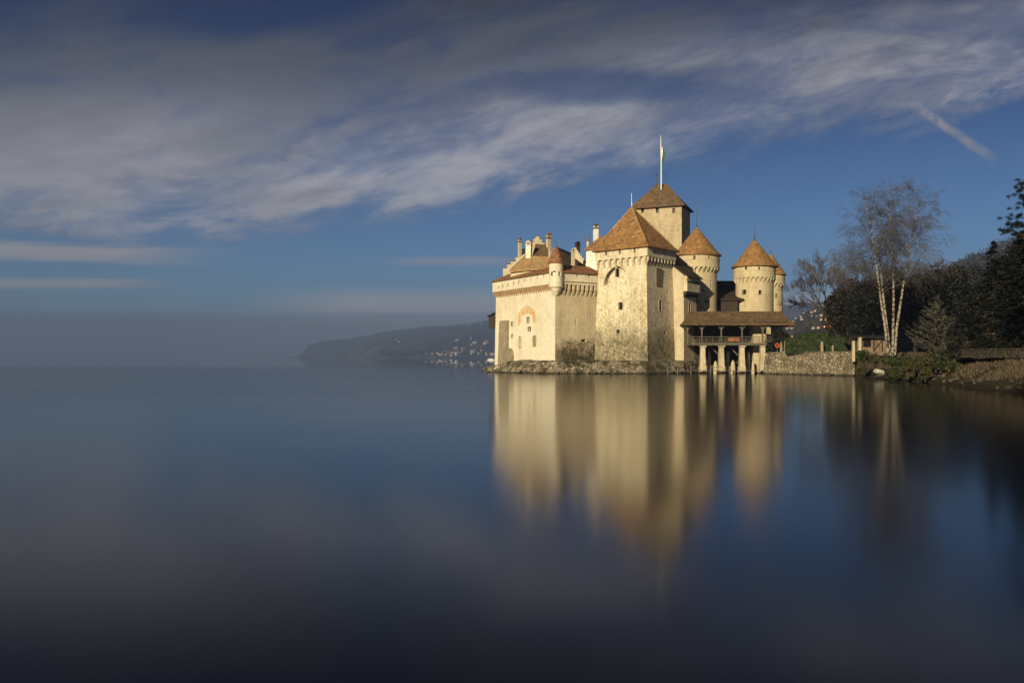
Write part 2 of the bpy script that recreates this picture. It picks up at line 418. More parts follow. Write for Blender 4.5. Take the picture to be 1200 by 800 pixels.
M['boulder'] = m_rock('lakeside boulder', (0.62, 0.54, 0.40), (0.15, 0.12, 0.08), (0.04, 0.042, 0.018), 0.5, 0.4)

# ---------------------------------------------------------------- the setting: lake, far hills, shore
lake = MB(); lake.face([(-8600, -1200, 0), (8600, -1200, 0), (8600, 8600, 0), (-8600, 8600, 0)])
m_, n, p = newmat('still lake water', 0.12, 0.42)
v = pos(); x, y, z = sepz(v)
p.inputs['Base Color'].default_value = (0.0008, 0.0016, 0.0022, 1); p.inputs['IOR'].default_value = 1.333
n.links.new(((0.100 + tnoise(vec(x * 0.012, y * 0.045, 0.0), 1.0, 4) * 0.06) * (1.0 - 0.97 * ss(y, 150.0, 420.0))).v, p.inputs['Roughness'])
M['water'] = m_
struct(lake.build('lake_water', m_))

def fbm(x, y, s, o=4):
    return sum(mnoise.noise(Vector((x * s * 2 ** i, y * s * 2 ** i, 7.3 + i))) / 2 ** i for i in range(o))
def interp(px, tab): return float(np.interp(px, [t[0] for t in tab], [t[1] for t in tab]))

RIDGE = [(330, 421), (352, 416), (362, 404), (378, 399), (410, 396), (444, 390.5), (470, 387), (496, 383), (526, 381.5), (552, 378), (578, 374.7), (640, 369), (760, 361), (920, 357), (1000, 352), (1300, 345)]
def far_h(px, Y):
    Ys = interp(px, [(330, 4700), (400, 4200), (440, 3450), (460, 3150), (600, 2750), (1300, 2500)])
    Yp = interp(px, [(330, 5600), (444, 5200), (600, 4500), (900, 3600), (1300, 3400)])
    t = min(1.0, max(0.0, (Y - Ys) / (Yp - Ys)))
    peak = max(0.0, (HOR - interp(px, RIDGE)) / FOC * Yp + CAMH)
    h = peak * (0.30 * min(1, t * 4) ** 0.7 + 0.70 * (t * t * (3 - 2 * t))) if t > 0 else -12
    if t > 0: h += fbm(px * 6.0, Y, 0.0016) * 13 * min(1, t * 5) * min(1, peak / 120)
    return h
far = MB(); vs = []; cols = list(np.arange(326, 1304, 6)); rows = list(np.linspace(2650, 6200, 60)) + [6600, 7200]
for Y in rows:
    for px in cols:
        h = far_h(px, min(Y, 6200)) if Y <= 6200 else far_h(px, 6200) * (0.75 if Y < 7000 else 0.0) - (0 if Y < 7000 else 20)
        vs.append((X(px, Y), Y, h))
nc = len(cols)
far.mesh(vs, [(i * nc + j, i * nc + j + 1, (i + 1) * nc + j + 1, (i + 1) * nc + j) for i in range(len(rows) - 1) for j in range(nc - 1)])
m_, n, p = newmat('far wooded slopes', 0.95, 0.1)
v = pos()
c = mixc(ss(tnoise(v, 0.006, 6, 0.6), 0.42, 0.60), (0.032, 0.038, 0.034), (0.070, 0.072, 0.058))
c = mixc(ss(tnoise(v, 0.0022, 4, 0.6), 0.55, 0.65) * 0.5, c, (0.085, 0.082, 0.06))
n.links.new(c, p.inputs['Base Color'])
struct(far.build('hills', m_, smooth=True))

# shore: x of the waterline along y
SHORE = [(-60, 20), (0, 33), (40, 41), (60, 45), (79, 47.4), (90, 49.6), (100, 52), (113, 54.5), (124, 56.8), (135, 58.0), (147.5, 59.7), (149, 60.0), (169, 50.8), (176, 53.5), (190, 63), (210, 70), (240, 84), (300, 112), (420, 150)]
def shore_x(y): return interp(y, SHORE)
def ground_z(xx, yy):
    off = xx - shore_x(yy)
    jag = fbm(xx, yy, 0.22) * 0.5
    if 149 < yy < 176: base = 4.05 if off > 0.4 else -1.0
    else:
        base = interp(off + jag, [(-3, -1.6), (-0.3, -0.25), (0.6, 0.7), (2.5, 1.9), (5.0, 3.2), (8, 3.9), (14, 4.3), (60, 6.0), (200, 16), (400, 40)])
    if yy > 165 and off > 3: base += interp(yy, [(165, 0), (185, 1.0), (205, 4.2), (222, 5.9), (300, 8), (420, 20)]) * min(1, (off - 3) / 8)
    if off > 2: base += fbm(xx, yy, 0.05) * 0.3
    return base
g = MB(); vs = []; ys = list(np.arange(-60, 70, 6.0)) + list(np.arange(70, 260, 1.25)) + list(np.arange(260, 421, 8.0))
offs = [-3, -1.5, -0.6, 0, 0.45, 0.55, 1.2, 1.9, 2.6, 3.4, 4.2, 5, 6, 7, 8.5, 10, 12, 14, 17, 20, 24, 28, 33, 40, 50, 62, 78, 100, 130, 180, 260, 380]
for yy in ys:
    for of in offs:
        xx = shore_x(yy) + of; vs.append((xx, yy, ground_z(xx, yy)))
nc = len(offs)
g.mesh(vs, [(i * nc + j, i * nc + j + 1, (i + 1) * nc + j + 1, (i + 1) * nc + j) for i in range(len(ys) - 1) for j in range(nc - 1)])
m_, n, p = newmat('winter grass and earth', 0.95, 0.1)
v = pos(); x, y, z = sepz(v)
c = mixc(ss(tnoise(v, 0.5, 5, 0.65), 0.42, 0.60), (0.05, 0.04, 0.025), (0.045, 0.043, 0.021))
c = mixc(ss(tnoise(v, 2.2, 4, 0.7), 0.5, 0.7) * 0.7, c, (0.09, 0.073, 0.048))
c = mixc((1.0 - ss(z, 0.2, 0.7)) * 0.8, c, (0.03, 0.026, 0.018))
n.links.new(c, p.inputs['Base Color']); bump(n, p, tnoise(v, 1.4, 5, 0.7), 1.0, 0.4)
struct(g.build('shore_ground', m_, smooth=True))

# wooded hillside beyond the garden, running up to the right
HILL2 = [(880, 398), (905, 393), (929, 376), (950, 364), (990, 352), (1050, 342), (1100, 330), (1128, 314), (1169, 294), (1200, 284), (1300, 255), (1500, 235)]
def hill_h(px, Y):
    t = min(1, max(0, (Y - 400) / 850))
    pk = (HOR - interp(px, HILL2)) / FOC * 1250 + CAMH
    return -4 + (pk + 4) * t ** 0.8 + fbm(px * 2.0, Y, 0.006) * 3.5 * min(1, t * 4)
hl = MB(); vs = []; cols = list(np.arange(880, 1505, 8)); rows = list(np.linspace(380, 1250, 40)) + [1320, 1500]
for Y in rows:
    for px in cols: vs.append((X(px, Y), Y, hill_h(px, Y) if Y <= 1250 else (hill_h(px, 1250) - 20 if Y < 1400 else -5)))
nc = len(cols)
hl.mesh(vs, [(i * nc + j, i * nc + j + 1, (i + 1) * nc + j + 1, (i + 1) * nc + j) for i in range(len(rows) - 1) for j in range(nc - 1)])
m_, n, p = newmat('wooded hillside ground', 0.95, 0.1)
v = pos()
c = mixc(ss(tnoise(v, 0.02, 5, 0.65), 0.42, 0.60), (0.040, 0.037, 0.024), (0.10, 0.085, 0.05))
n.links.new(c, p.inputs['Base Color']); bump(n, p, tnoise(v, 0.12, 4, 0.7), 1.0, 3.0)
struct(hl.build('hillside', m_, smooth=True))

# steep hill added unseen behind the viewer, shaped to shade the trees on the right
SD = (math.sin(R(SUN_AZ_LEFT)), math.cos(R(SUN_AZ_LEFT)))
hb = MB(); vs = []
ss_ = [-140, -110, -90, -70, -50, -40, -30, -22, -16, -12, -9, -6, -3, 0, 1.5, 3, 5, 7, 9, 12, 25, 50, 90, 150]
ts_ = [170, 200, 230, 260, 290, 320, 350, 400, 460]
HP = [(-140, -3), (-90, 30), (-40, 95), (-22, 128), (-5, 130), (1, 135), (4, 140), (7, 152), (11, 182), (16, 196), (24, 200), (60, 205), (150, 190)]
for t in ts_:
    for s_ in ss_:
        w = max(0.0, 1 - abs(t - 320) / 150) ** 0.8
        hz = -3 + (interp(s_, HP) + 3) * w
        hz += fbm(s_, t, 0.05) * 5 * w * (0.3 if abs(t - 320) < 5 else 1)
        vs.append((s_ * SD[1] - t * SD[0], -s_ * SD[0] - t * SD[1], hz))
nc = len(ss_)
hb.mesh(vs, [(i * nc + j, i * nc + j + 1, (i + 1) * nc + j + 1, (i + 1) * nc + j) for i in range(len(ts_) - 1) for j in range(nc - 1)])
struct(hb.build('shade_hill', m_, smooth=True))

# ---------------------------------------------------------------- the castle rock
outline = [(-5.6, 189.5), (-3.0, 184), (0.5, 179.5), (4.2, 175.5), (8.8, 171.2), (14, 171.3), (20, 170.8), (26.6, 168.2), (30.5, 170.6), (33.4, 172.4), (35.0, 173.2), (40, 180), (52, 181.5), (62, 186), (68, 198), (76, 238), (40, 240), (10, 222), (-4, 212), (-7.2, 200)]
def densify(poly, step):
    res = []
    for i in range(len(poly)):
        a, b_ = Vector(poly[i]), Vector(poly[(i + 1) % len(poly)])
        k = max(1, int((b_ - a).length / step))
        res += [a.lerp(b_, j / k) for j in range(k)]
    return res
dn = densify(outline, 0.45); cen = Vector((30, 195))
rk = MB(); vs = []; levels = [(-1.2, -0.5), (0.0, -0.15), (0.5, 0.1), (1.0, 0.35), (1.5, 0.55), (2.0, 0.85), (2.45, 1.3), (2.65, 2.2), (2.7, 6.0)]
for z, ins in levels:
    for q in dn:
        d = (cen - q).normalized()
        masonry = 1.0 if q.x > 19 else 0.0
        tip = max(0.0, min(1.0, (q.x + 8) / 6.0)) if q.y > 178 and q.x < 2 else 1.0
        amp = 0.55 * (1 - masonry) + 0.14 * masonry
        nz = mnoise.noise(Vector((q.x * 0.9, q.y * 0.9, z * 1.1))) * amp + mnoise.noise(Vector((q.x * 2.3, q.y * 2.3, z * 2.3))) * amp * 0.6
        i2 = ins * (0.55 if masonry else 1.3) + nz * (1 if ins < 5 else 0)
        pz = z if z < 0.2 else z * (0.35 + 0.65 * tip) + mnoise.noise(Vector((q.x * 0.7, q.y * 0.7, 5))) * 0.25 * (1 - masonry)
        vs.append((q.x + d.x * i2, q.y + d.y * i2, pz))
k = len(dn)
fs = [(i * k + j, i * k + (j + 1) % k, (i + 1) * k + (j + 1) % k, (i + 1) * k + j) for i in range(len(levels) - 1) for j in range(k)]
fs.append(tuple((len(levels) - 1) * k + j for j in range(k)))
rk.mesh(vs, fs)
struct(rk.build('rock_ground', M['rubble']))

# ---------------------------------------------------------------- castle building kit
castle = thing('castle', 'cream stone lakeside castle with ochre tiled roofs and round towers standing on its rock', 'castle', (24, 185, 2.5), world_children=True)
def plane_hit(px, py, A, B_, C):
    A, B_, C = Vector(A), Vector(B_), Vector(C)
    nrm = (B_ - A).cross(C - A).normalized()
    o = Vector((0, 0, CAMH)); d = Vector(((px - 600) / FOC, 1, (HOR - py) / FOC))
    t = (A - o).dot(nrm) / d.dot(nrm)
    return o + d * t
class Face:
    """flat wall face given by two base points (left, right seen from outside), base height, and points of its top"""
    def __init__(s, a, b_, z0, a1=None, z1=None):
        s.A = Vector((a[0], a[1], z0)); s.B = Vector((b_[0], b_[1], z0))
        s.C = Vector((a1[0], a1[1], z1)) if a1 else s.A + Vector((0, 0, 10))
        t = s.B - s.A; t.z = 0; s.t = t.normalized(); s.n = Vector((s.t.y, -s.t.x, 0)); s.cut = MB(); s.wins = []
    def hit(s, px, py): return plane_hit(px, py, s.A, s.B, s.C)
def opening_outline(w, h, arch):
    if not arch: return [(-w / 2, 0), (w / 2, 0), (w / 2, h), (-w / 2, h)]
    pts = [(-w / 2, 0), (w / 2, 0)]
    r_ = w / 2; spring = h - r_ * arch
    for i in range(9):
        a = math.pi * i / 8; pts.append((r_ * math.cos(a), spring + r_ * arch * math.sin(a)))
    return pts
def extr(mb, c, t, n_, out2, d0, d1):
    up = Vector((0, 0, 1)); k = len(out2)
    vs = [c + t * a + up * b_ + n_ * d1 for a, b_ in out2] + [c + t * a + up * b_ + n_ * d0 for a, b_ in out2]
    mb.mesh(vs, [tuple(range(k)), tuple(range(2 * k - 1, k - 1, -1))] + [(i, k + i, k + (i + 1) % k, (i + 1) % k) for i in range(k)])
def window(face_n, face_t, c, w, h, wall, cutmb, name='window', arch=0, frame=0.12, depth=0.5, pane=None, framem=None):
    """c = middle of the sill on the wall surface"""
    o2 = opening_outline(w, h, arch)
    extr(cutmb, c, face_t, face_n, o2, -depth, 0.6)
    mb = MB(); mb.cur = 0
    grown = [(a * 1.02, b_ * 1.01 - 0.002) for a, b_ in o2]
    extr(mb, c, face_t, face_n, grown, -depth - 0.12, -depth + 0.02)
    if frame:
        mb.cur = 1
        k = len(o2); up = Vector((0, 0, 1))
        o3 = [(a * (1 + 2 * frame / w), b_ * (1 + 1.4 * frame / h) - frame * 0.7) for a, b_ in o2]
        for i in range(k):
            j = (i + 1) % k
            q = [o2[i], o2[j], o3[j], o3[i]]
            extr(mb, c, face_t, face_n, [q[3], q[2], q[1], q[0]], -0.25, 0.05)
    return mb.build(name, [pane or M['dark'], framem or M['trim']], wall, merge=False)
def corbels(name, mapf, L, z0, z1, o, bays, wall, mat, wfrac=0.32, arch=True, plate=0.26, panel_top=None):
    """corbel table with little arches: mapf(s, out, z) -> point"""
    mb = MB(); bw = L / bays; cw = bw * wfrac; zs = z0 + (z1 - z0) * 0.52
    for i in range(bays + 1):
        s0, s1 = i * bw - cw / 2, i * bw + cw / 2
        prof = [(-0.05, z0), (o * 0.38, z0 + (zs - z0) * 0.45), (o * 0.42, z0 + (zs - z0) * 0.5), (o * 0.72, zs - (zs - z0) * 0.08), (o * 0.76, zs), (o, zs + 0.12), (o, z1), (-0.05, z1)]
        k = len(prof)
        vs = [mapf(s0, a, z) for a, z in prof] + [mapf(s1, a, z) for a, z in prof]
        mb.mesh(vs, [tuple(range(k)), tuple(range(2 * k - 1, k - 1, -1))] + [(j, k + j, k + (j + 1) % k, (j + 1) % k) for j in range(k)])
    if arch:
        for i in range(bays):
            a0, a1 = i * bw + cw / 2 + 0.003, (i + 1) * bw - cw / 2 - 0.003
            K = 8; r_ = (a1 - a0) / 2; mid = (a0 + a1) / 2
            zc = z1 - min(r_, (z1 - zs) * 0.85) - 0.02
            for q in range(K):
                u0, u1 = -1 + 2 * q / K, -1 + 2 * (q + 1) / K
                zb = [zc + min(r_, (z1 - zs) * 0.85) * math.sqrt(max(0, 1 - uu * uu)) for uu in (u0, u1)]
                so_ = o + 0.004
                A0, A1 = mid + r_ * u0, mid + r_ * u1
                f0, f1 = mapf(A0, so_, zb[0]), mapf(A1, so_, zb[1]); g0, g1 = mapf(A0, so_, z1), mapf(A1, so_, z1)
                b0, b1 = mapf(A0, so_ - plate, zb[0]), mapf(A1, so_ - plate, zb[1])
                c0, c1 = mapf(A0, so_ - plate, z1), mapf(A1, so_ - plate, z1)
                mb.mesh([f0, f1, g1, g0, b0, b1, c1, c0], [(0, 1, 2, 3), (5, 4, 7, 6), (4, 5, 1, 0), (3, 2, 6, 7), (4, 0, 3, 7), (1, 5, 6, 2)])
    return mb.build(name, mat, wall)
def linmap(A, B_, ext=0.0):
    A, B_ = Vector(A).to_2d(), Vector(B_).to_2d(); t = (B_ - A).normalized(); n_ = Vector((t.y, -t.x))
    L = (B_ - A).length
    return (lambda s, o, z: (A.x + t.x * (s) + n_.x * o, A.y + t.y * (s) + n_.y * o, z)), L
def ringmap(c, r_, a0=0.0):
    def f(s, o, z):
        a = a0 + s / r_
        return (c[0] + (r_ + o) * math.cos(a), c[1] + (r_ + o) * math.sin(a), z)
    return f, 2 * math.pi * r_
def chimney(px, ytop, ybot, Y, wpx, parent, mat, cap=True, rz=R(30), capmat=None, hole=False, pots=False):
    w = wpx / FOC * Y; c = at(px, ybot, Y); h = (ybot - ytop) / FOC * Y
    mb = MB(); mb.cur = 0
    mb.box((c.x, c.y, c.z), w, w * 0.8, h * 0.80, rz)
    mb.cur = 1
    mb.box((c.x, c.y, c.z + h * 0.80), w * 1.22, w * 1.05, h * 0.05 + 0.05, rz)
    mb.cur = 0
    for q in (-1, 1):
        mb.box((c.x + q * w * 0.38 * math.cos(rz), c.y + q * w * 0.38 * math.sin(rz), c.z + h * 0.85 + 0.05), w * 0.22, w * 0.75, h * 0.09, rz)
    mb.cur = 1
    t = Vector((math.cos(rz), math.sin(rz), 0)); n_ = Vector((t.y, -t.x, 0))
    zc = c.z + h * 0.94 + 0.05
    cc = Vector((c.x, c.y, zc))
    extr(mb, cc, t, n_, [(-w * 0.66, 0), (w * 0.66, 0), (0, w * 0.5)], -w * 0.55, w * 0.55)
    return mb.build('chimney', [mat, capmat or M['tile_brown']], parent)

# ---- residence (left block) ------------------------------------------------
L_, C_, R_ = (-3.7, 198.0), (8.9, 175.0), (18.6, 181.0)
L2_, R2_ = (9.5, 206.0), (24.0, 201.0)
foot = [L_, C_, R_, R2_, L2_]                      # counter-clockwise from above
zc, zp, ze = 17.0, 18.4, 20.7
mb = MB(); mb.frustum(offset(foot, 0.25), 1.0, foot, zc + 1.0); wall = mb.build('residence_wall', [M['cream'], M['buff']], castle)
for pf in wall.data.polygons:                     # the lake front is limewashed, the return wall is bare buff plaster
    if pf.normal.x > 0.2 and pf.normal.y < -0.2: pf.material_index = 1
residence = wall
par = MB(); pfoot = offset(foot, 0.62); par.prism(pfoot, zp, ze)
parapet = par.build('parapet', M['cream'], residence)
fw0 = offset(foot, 0.25); fl = Face(fw0[0], fw0[1], 1.0, foot[0], zc + 1.0); fr = Face(fw0[1], fw0[2], 1.0, foot[1], zc + 1.0)
flp = Face(pfoot[0], pfoot[1], 0); frp = Face(pfoot[1], pfoot[2], 0)
mp, L = linmap(L_, C_); corbels('corbel_table', mp, L - 0.6, zc - 0.1, zp, 0.60, 26, residence, M['brick'], 0.42)
mp, L = linmap(C_, R_); corbels('corbel_table', lambda s, o, z: mp(s + 0.9, o, z), L - 1.2, zc - 1.2, zp, 0.60, 9, residence, M['buff'], 0.45)
cl, cr, cp = MB(), MB(), MB()
def win(face, cutmb, px, py_top, py_bot, wpx, wall, **k):
    c = face.hit(px, py_bot); t = face.hit(px, py_top)
    dpt = face.hit(px + wpx / 2, py_bot) - face.hit(px - wpx / 2, py_bot); dpt.z = 0
    return window(face.n, face.t, c, dpt.length, max(0.15, t.z - c.z), wall, cutmb, **k)
for a in [(618.8, 371.5, 378.5, 3.0), (620.4, 382.8, 388, 3.6), (600.2, 377, 382, 2.6), (600.2, 391.5, 396, 2.2)]:
    win(fl, cl, *a, residence, frame=0.10)
win(fl, cl, 609.5, 394, 408, 3.0, residence, name='blocked_window', arch=1, pane=M['trim'], depth=0.18)
win(fl, cl, 626.3, 393, 406, 4.0, residence, name='blocked_window', arch=1, pane=M['grey_stone'], depth=0.18)
for a in [(675, 373.5, 381, 1.2), (688.5, 373.5, 380.5, 1.2), (663.6, 366, 370, 1.0), (692.5, 366, 371, 1.0)]:
    win(fr, cr, *a, residence, name='slit', frame=0)
win(fr, cr, 696.3, 403.5, 416, 2.6, residence, name='doorway', frame=0.12)
win(fr, cr, 684, 397.5, 400.5, 6, residence, name='vent', frame=0)
allc = MB(); allc.v = []; 
for q in (cl, cr): allc.mesh(q.v, q.f)
cut(residence, allc)
for px, py in [(584, 337.5), (589.2, 335.7), (595.3, 334), (602, 332), (608, 330.3), (614.6, 328.8), (622, 327), (629.8, 325.5), (637, 324)]:
    win(flp, cp, px, py - 2.2, py + 2.2, 1.6, parapet, name='loophole', frame=0)
for px in (676.5, 690.5): win(frp, cp, px, 320.5, 325, 1.6, parapet, name='loophole', frame=0)
cut(parapet, cp)
# string course under the loopholes on the return wall
sc_ = MB(); mp, L = linmap(pfoot[1], pfoot[2]); a_, b_ = mp(1.2, 0.06, 18.9), mp(L - 0.2, 0.06, 18.9); sc_.beam(a_, b_, 0.2, 0.16); sc_.build('string_course', M['brick'], residence)
# faded painted arch over the windows
fr_ = MB(); mid = fl.hit(617.3, 371.5)
for i in range(22):
    a0, a1 = math.pi * i / 22, math.pi * (i + 1) / 22
    def P(a, r_, hh): return (math.cos(a) * r_, math.sin(a) * hh)
    def rin(a): return 2.35 + 0.35 * mnoise.noise(Vector((a * 3.1, 0.4, 0))), 0.75 + 0.35 * mnoise.noise(Vector((a * 4.0, 2.2, 0)))
    def rou(a): return 3.85 + 0.25 * mnoise.noise(Vector((a * 3.7, 5.4, 0))), 2.35 + 0.25 * mnoise.noise(Vector((a * 3.0, 7.7, 0)))
    extr(fr_, mid, fl.t, fl.n, [P(a0, *rou(a0)), P(a1, *rou(a1)), P(a1, *rin(a1)), P(a0, *rin(a0))], -0.05, 0.024)
extr(fr_, mid, fl.t, fl.n, [(-3.8, -2.9), (-3.3, -2.7), (-2.9, -1.2), (-2.4, -0.8), (-2.35, 0), (-3.85, 0)], -0.05, 0.025)
extr(fr_, mid, fl.t, fl.n, [(2.9, -1.3), (3.7, -1.5), (3.85, 0), (2.3, 0)], -0.05, 0.025)
fr_.build('fresco', M['fresco'], residence)
# grey buttress at the far end of the lake front, low arch beside it
bt = MB(); c0 = fl.hit(591, 423); w_ = 3.1
extr(bt, Vector((c0.x, c0.y, 1.0)), fl.t, fl.n, [(-2.4, 0), (2.1, 0), (2.1, 10.6), (-1.5, 10.6)], -0.4, 0.5)
bt.build('buttress', M['grey_stone'], residence)
ga = MB(); c0 = fl.hit(598.3, 420); c0.z = 1.2
extr(ga, c0, fl.t, fl.n, opening_outline(3.2, 4.1, 1.0), -0.3, 1.1); ga.build('water_gate', M['grey_stone'], residence)
# timber oriel on the far corner
orl = MB(); oc = at(578.6, 385, 199.5)
orl.cur = 0; orl.box((oc.x, oc.y, oc.z), 1.7, 1.7, 3.0, R(-28)); orl.cur = 1
orl.slab([(oc.x - 1.6, oc.y - 1.0, oc.z + 2.9), (oc.x + 0.6, oc.y - 1.6, oc.z + 3.9), (oc.x + 1.3, oc.y + 1.0, oc.z + 3.9), (oc.x - 0.9, oc.y + 1.5, oc.z + 2.9)], 0.15)
orl.build('oriel', [M['timber_dark'], M['tile_dark']], residence)
# roofs: pent roof over the wall walk, then the big slopes behind it
ef = offset(foot, 1.05)
def roofz(pts): return [Vector(q) for q in pts]
inner = offset(foot, -2.6)
rf = MB(); rf.frustum(ef, ze + 0.005, offset(foot, 1.0), ze + 0.18)
rf.frustum(offset(foot, 1.0), ze + 0.181, inner, ze + 2.0)
rf.build('pent_roof', M['tile_red'], residence)
rs = MB()
P0 = at(596.7, 317.7, 191); P1 = at(615.5, 299.5, 196); P2 = at(648, 301, 187); P3 = at(650, 316.5, 180)
P0.z = min(P0.z, 22.6); P3.z = 22.4
rs.slab([P0, P3, P2, P1], 0.3)
rs.build('main_roof', M['tile_tan'], residence)
vg = MB(); vg.beam(P0 + Vector((-0.1, 0, 0.1)), P1 + Vector((-0.1, 0, 0.1)), 0.5, 0.45); vg.build('verge', M['cream'], residence)
# body under those slopes
bd = MB(); bd.mesh([at(597.5, 335, 192), at(648, 335, 182), at(650, 335, 200), at(612, 335, 206), P0 + Vector((0.3, 0.6, -0.4)), P3 + Vector((-0.3, 0.6, -0.4)), P2 + Vector((-0.3, 0.8, -0.4)), P1 + Vector((0.3, 0.8, -0.4))],
        [(0, 1, 5, 4), (1, 2, 6, 5), (2, 3, 7, 6), (3, 0, 4, 7), (4, 5, 6, 7)])
bd.build('attic_wall', M['buff'], residence)
d2 = MB(); Q0 = at(623.5, 301.5, 193.5); Q1 = at(627.5, 285.5, 199); Q2 = at(640, 287, 197); Q3 = at(646.5, 301.5, 190)
d2.slab([Q0, Q3, Q2, Q1], 0.3); d2.build('upper_roof', M['tile_brown'], residence)
# crow-stepped gable behind
gb = MB(); gY = 200.5
steps = [(589.5, 314), (594, 309.5), (598.5, 306), (604, 301), (608.5, 297), (612, 292.5), (617, 288), (622, 283.5), (625, 279.5), (627.5, 277)]
for i, (px, py) in enumerate(steps):
    px2 = steps[i + 1][0] if i + 1 < len(steps) else 632
    a, b_ = X(px, gY), X(px2, gY); zt = Z(py, gY)
    gb.cur = 0; gb.prism([(a + 0.001, gY), (b_ - 0.001, gY), (b_ - 0.001, gY + 0.9), (a + 0.001, gY + 0.9)], 19.0, zt)
    gb.cur = 1; gb.prism([(a - 0.12, gY - 0.12), (b_ + 0.12 * 0, gY - 0.12), (b_, gY + 1.02), (a - 0.12, gY + 1.02)], zt + 0.003, zt + 0.16)
for px, px2, py in [(632, 635, 280.5), (635, 638, 284), (638, 641.5, 287), (641.5, 645, 292), (645, 649, 297)]:
    a, b_ = X(px, gY), X(px2, gY); zt = Z(py, gY)
    gb.cur = 0; gb.prism([(a + 0.001, gY), (b_ - 0.001, gY), (b_ - 0.001, gY + 0.9), (a + 0.001, gY + 0.9)], 19.0, zt)
    gb.cur = 1; gb.prism([(a, gY - 0.12), (b_ + 0.12, gY - 0.12), (b_ + 0.12, gY + 1.02), (a, gY + 1.02)], zt + 0.003, zt + 0.16)
gb.build('stepped_gable', [M['trim'], M['tile_brown']], residence)
chimney(609.2, 279.5, 303, 199.2, 3.6, residence, M['trim'])
chimney(619.8, 284, 303, 193.5, 6.2, residence, M['cream'], rz=R(-20), capmat=M['trim'])
chimney(642.8, 273.5, 305, 196, 4.6, residence, M['trim'], capmat=M['tile_red'])
chimney(645, 290, 304, 189, 3.6, residence, M['trim'], capmat=M['trim'])

# hall range behind, its roof's shade put into the dark tile colour
hf = [X(650, 188), X(690, 206)]
hw = MB(); h0, h1, h2, h3 = at(651, 312, 187), at(692, 315, 187.5), at(704, 312, 214), at(664, 312, 216)
hw.prism([(p_.x, p_.y) for p_ in (h0, h1, h2, h3)], 17.0, 22.6); hall = hw.build('hall_wall', M['buff'], castle)
hr = MB(); A_ = at(653.5, 289.3, 190); B__ = at(671, 295.5, 214)
rp0 = Vector((h0.x - 0.3, h0.y - 0.4, 22.4)); rp1 = Vector((h1.x + 0.4, h1.y - 0.4, 22.4))
top0 = at(654, 290, 193); top1 = at(670, 294.5, 199); top1.z = top0.z - 0.5
hr.slab([rp0, rp1, top1, top0], 0.3)
rp2 = Vector((h2.x + 0.4, h2.y, 22.4)); hr.slab([rp1, rp2, top1 + Vector((4, 14, 0)), top1], 0.3)
hr.build('roof', M['tile_dark'], hall)
sg = MB()
for i in range(7):
    px = 674.5 + i * 2.1; py = 290.5 + i * 3.0
    a = at(px, py, 194 - i * 0.6); sg.box((a.x, a.y, 20.5), 0.55, 0.8, a.z - 20.5, R(-15))
sg.build('stepped_gable', M['trim'], hall)
chimney(671.6, 291.5, 313.5, 185.6, 3.6, hall, M['trim'], rz=R(25), capmat=M['trim'])
chimney(676.8, 284.5, 300, 194, 4.6, hall, M['timber_dark'], capmat=M['tile_dark'])

# corner turret (bartizan)
tc_ = at(651.6, 320, 175.2); tx, ty = tc_.x, tc_.y
bz = MB(); tr_ = 1.42
bz.lathe((tx, ty), [(0.3, 15.9), (0.75, 16.6), (1.05, 17.1), (1.05, 17.3), (tr_ + 0.05, 17.75), (tr_ + 0.05, 17.9), (tr_, 17.95), (tr_, 20.1), (tr_ + 0.05, 20.12), (tr_ + 0.05, 20.25), (tr_, 20.27), (tr_, 22.6)], 32)
turret = bz.build('corner_turret', M['cream'], castle)
bzr = MB(); bzr.lathe((tx, ty), [(tr_ + 0.22, 22.5), (tr_ + 0.22, 22.62), (tr_ - 0.1, 23.5), (0.75, 24.9), (0.08, 26.4), (0.03, 26.45)], 32); bzr.build('roof', M['tile_red'], turret)
fi = MB(); fi.tube([(tx, ty, 26.3), (tx, ty, 28.0)], [0.05, 0.02], 6); fi.build('finial', M['metal'], turret)
tcut = MB()
for px in (646.6, 655.8):
    sx = (X(px, 174) - tx) / tr_; a = math.asin(max(-1, min(1, sx))); n_ = Vector((math.sin(a), -math.cos(a), 0)); t_ = Vector((math.cos(a), math.sin(a), 0))
    cpt = Vector((tx, ty, Z(323.2, 174))) + n_ * tr_
    window(n_, t_, cpt, 0.48, 0.85, turret, tcut, frame=0, depth=0.4)
cut(turret, tcut)

# ---- gate tower (front square tower) --------------------------------------
gC, gL, gR = (26.8, 170.0), (18.1, 178.2), (33.5, 178.0)
gB = (24.6, 186.6)
gf = [gL, gC, gR, gB]
g0 = offset(gf, 0.75)
zc, zp, ze = 21.5, 23.5, 25.35
mb = MB(); mb.frustum(g0, 1.0, offset(gf, 0.0), 14.0); 
mb2 = MB(); mb2.frustum(g0, 1.0, gf, zp + 0.3)
gate = mb2.build('gate_tower', M['tower'], castle)
gp = offset(gf, 0.55); pr = MB(); pr.prism(gp, zp, ze); gpar = pr.build('parapet', M['tower'], gate)
for i, bays in ((0, 8), (1, 8)):
    mp, L = linmap(gf[i], gf[i + 1]); corbels('corbel_table', (lambda mp: lambda s, o, z: mp(s + 0.05, o, z))(mp), L - 0.1, zc, zp, 0.55, bays, gate, M['trim'], 0.30)
for i in (0, 1):
    q = gf[i + 1]
f1 = Face(g0[0], g0[1], 1.0, gf[0], zp + 0.3); f2 = Face(g0[1], g0[2], 1.0, gf[1], zp + 0.3)
gc = MB()
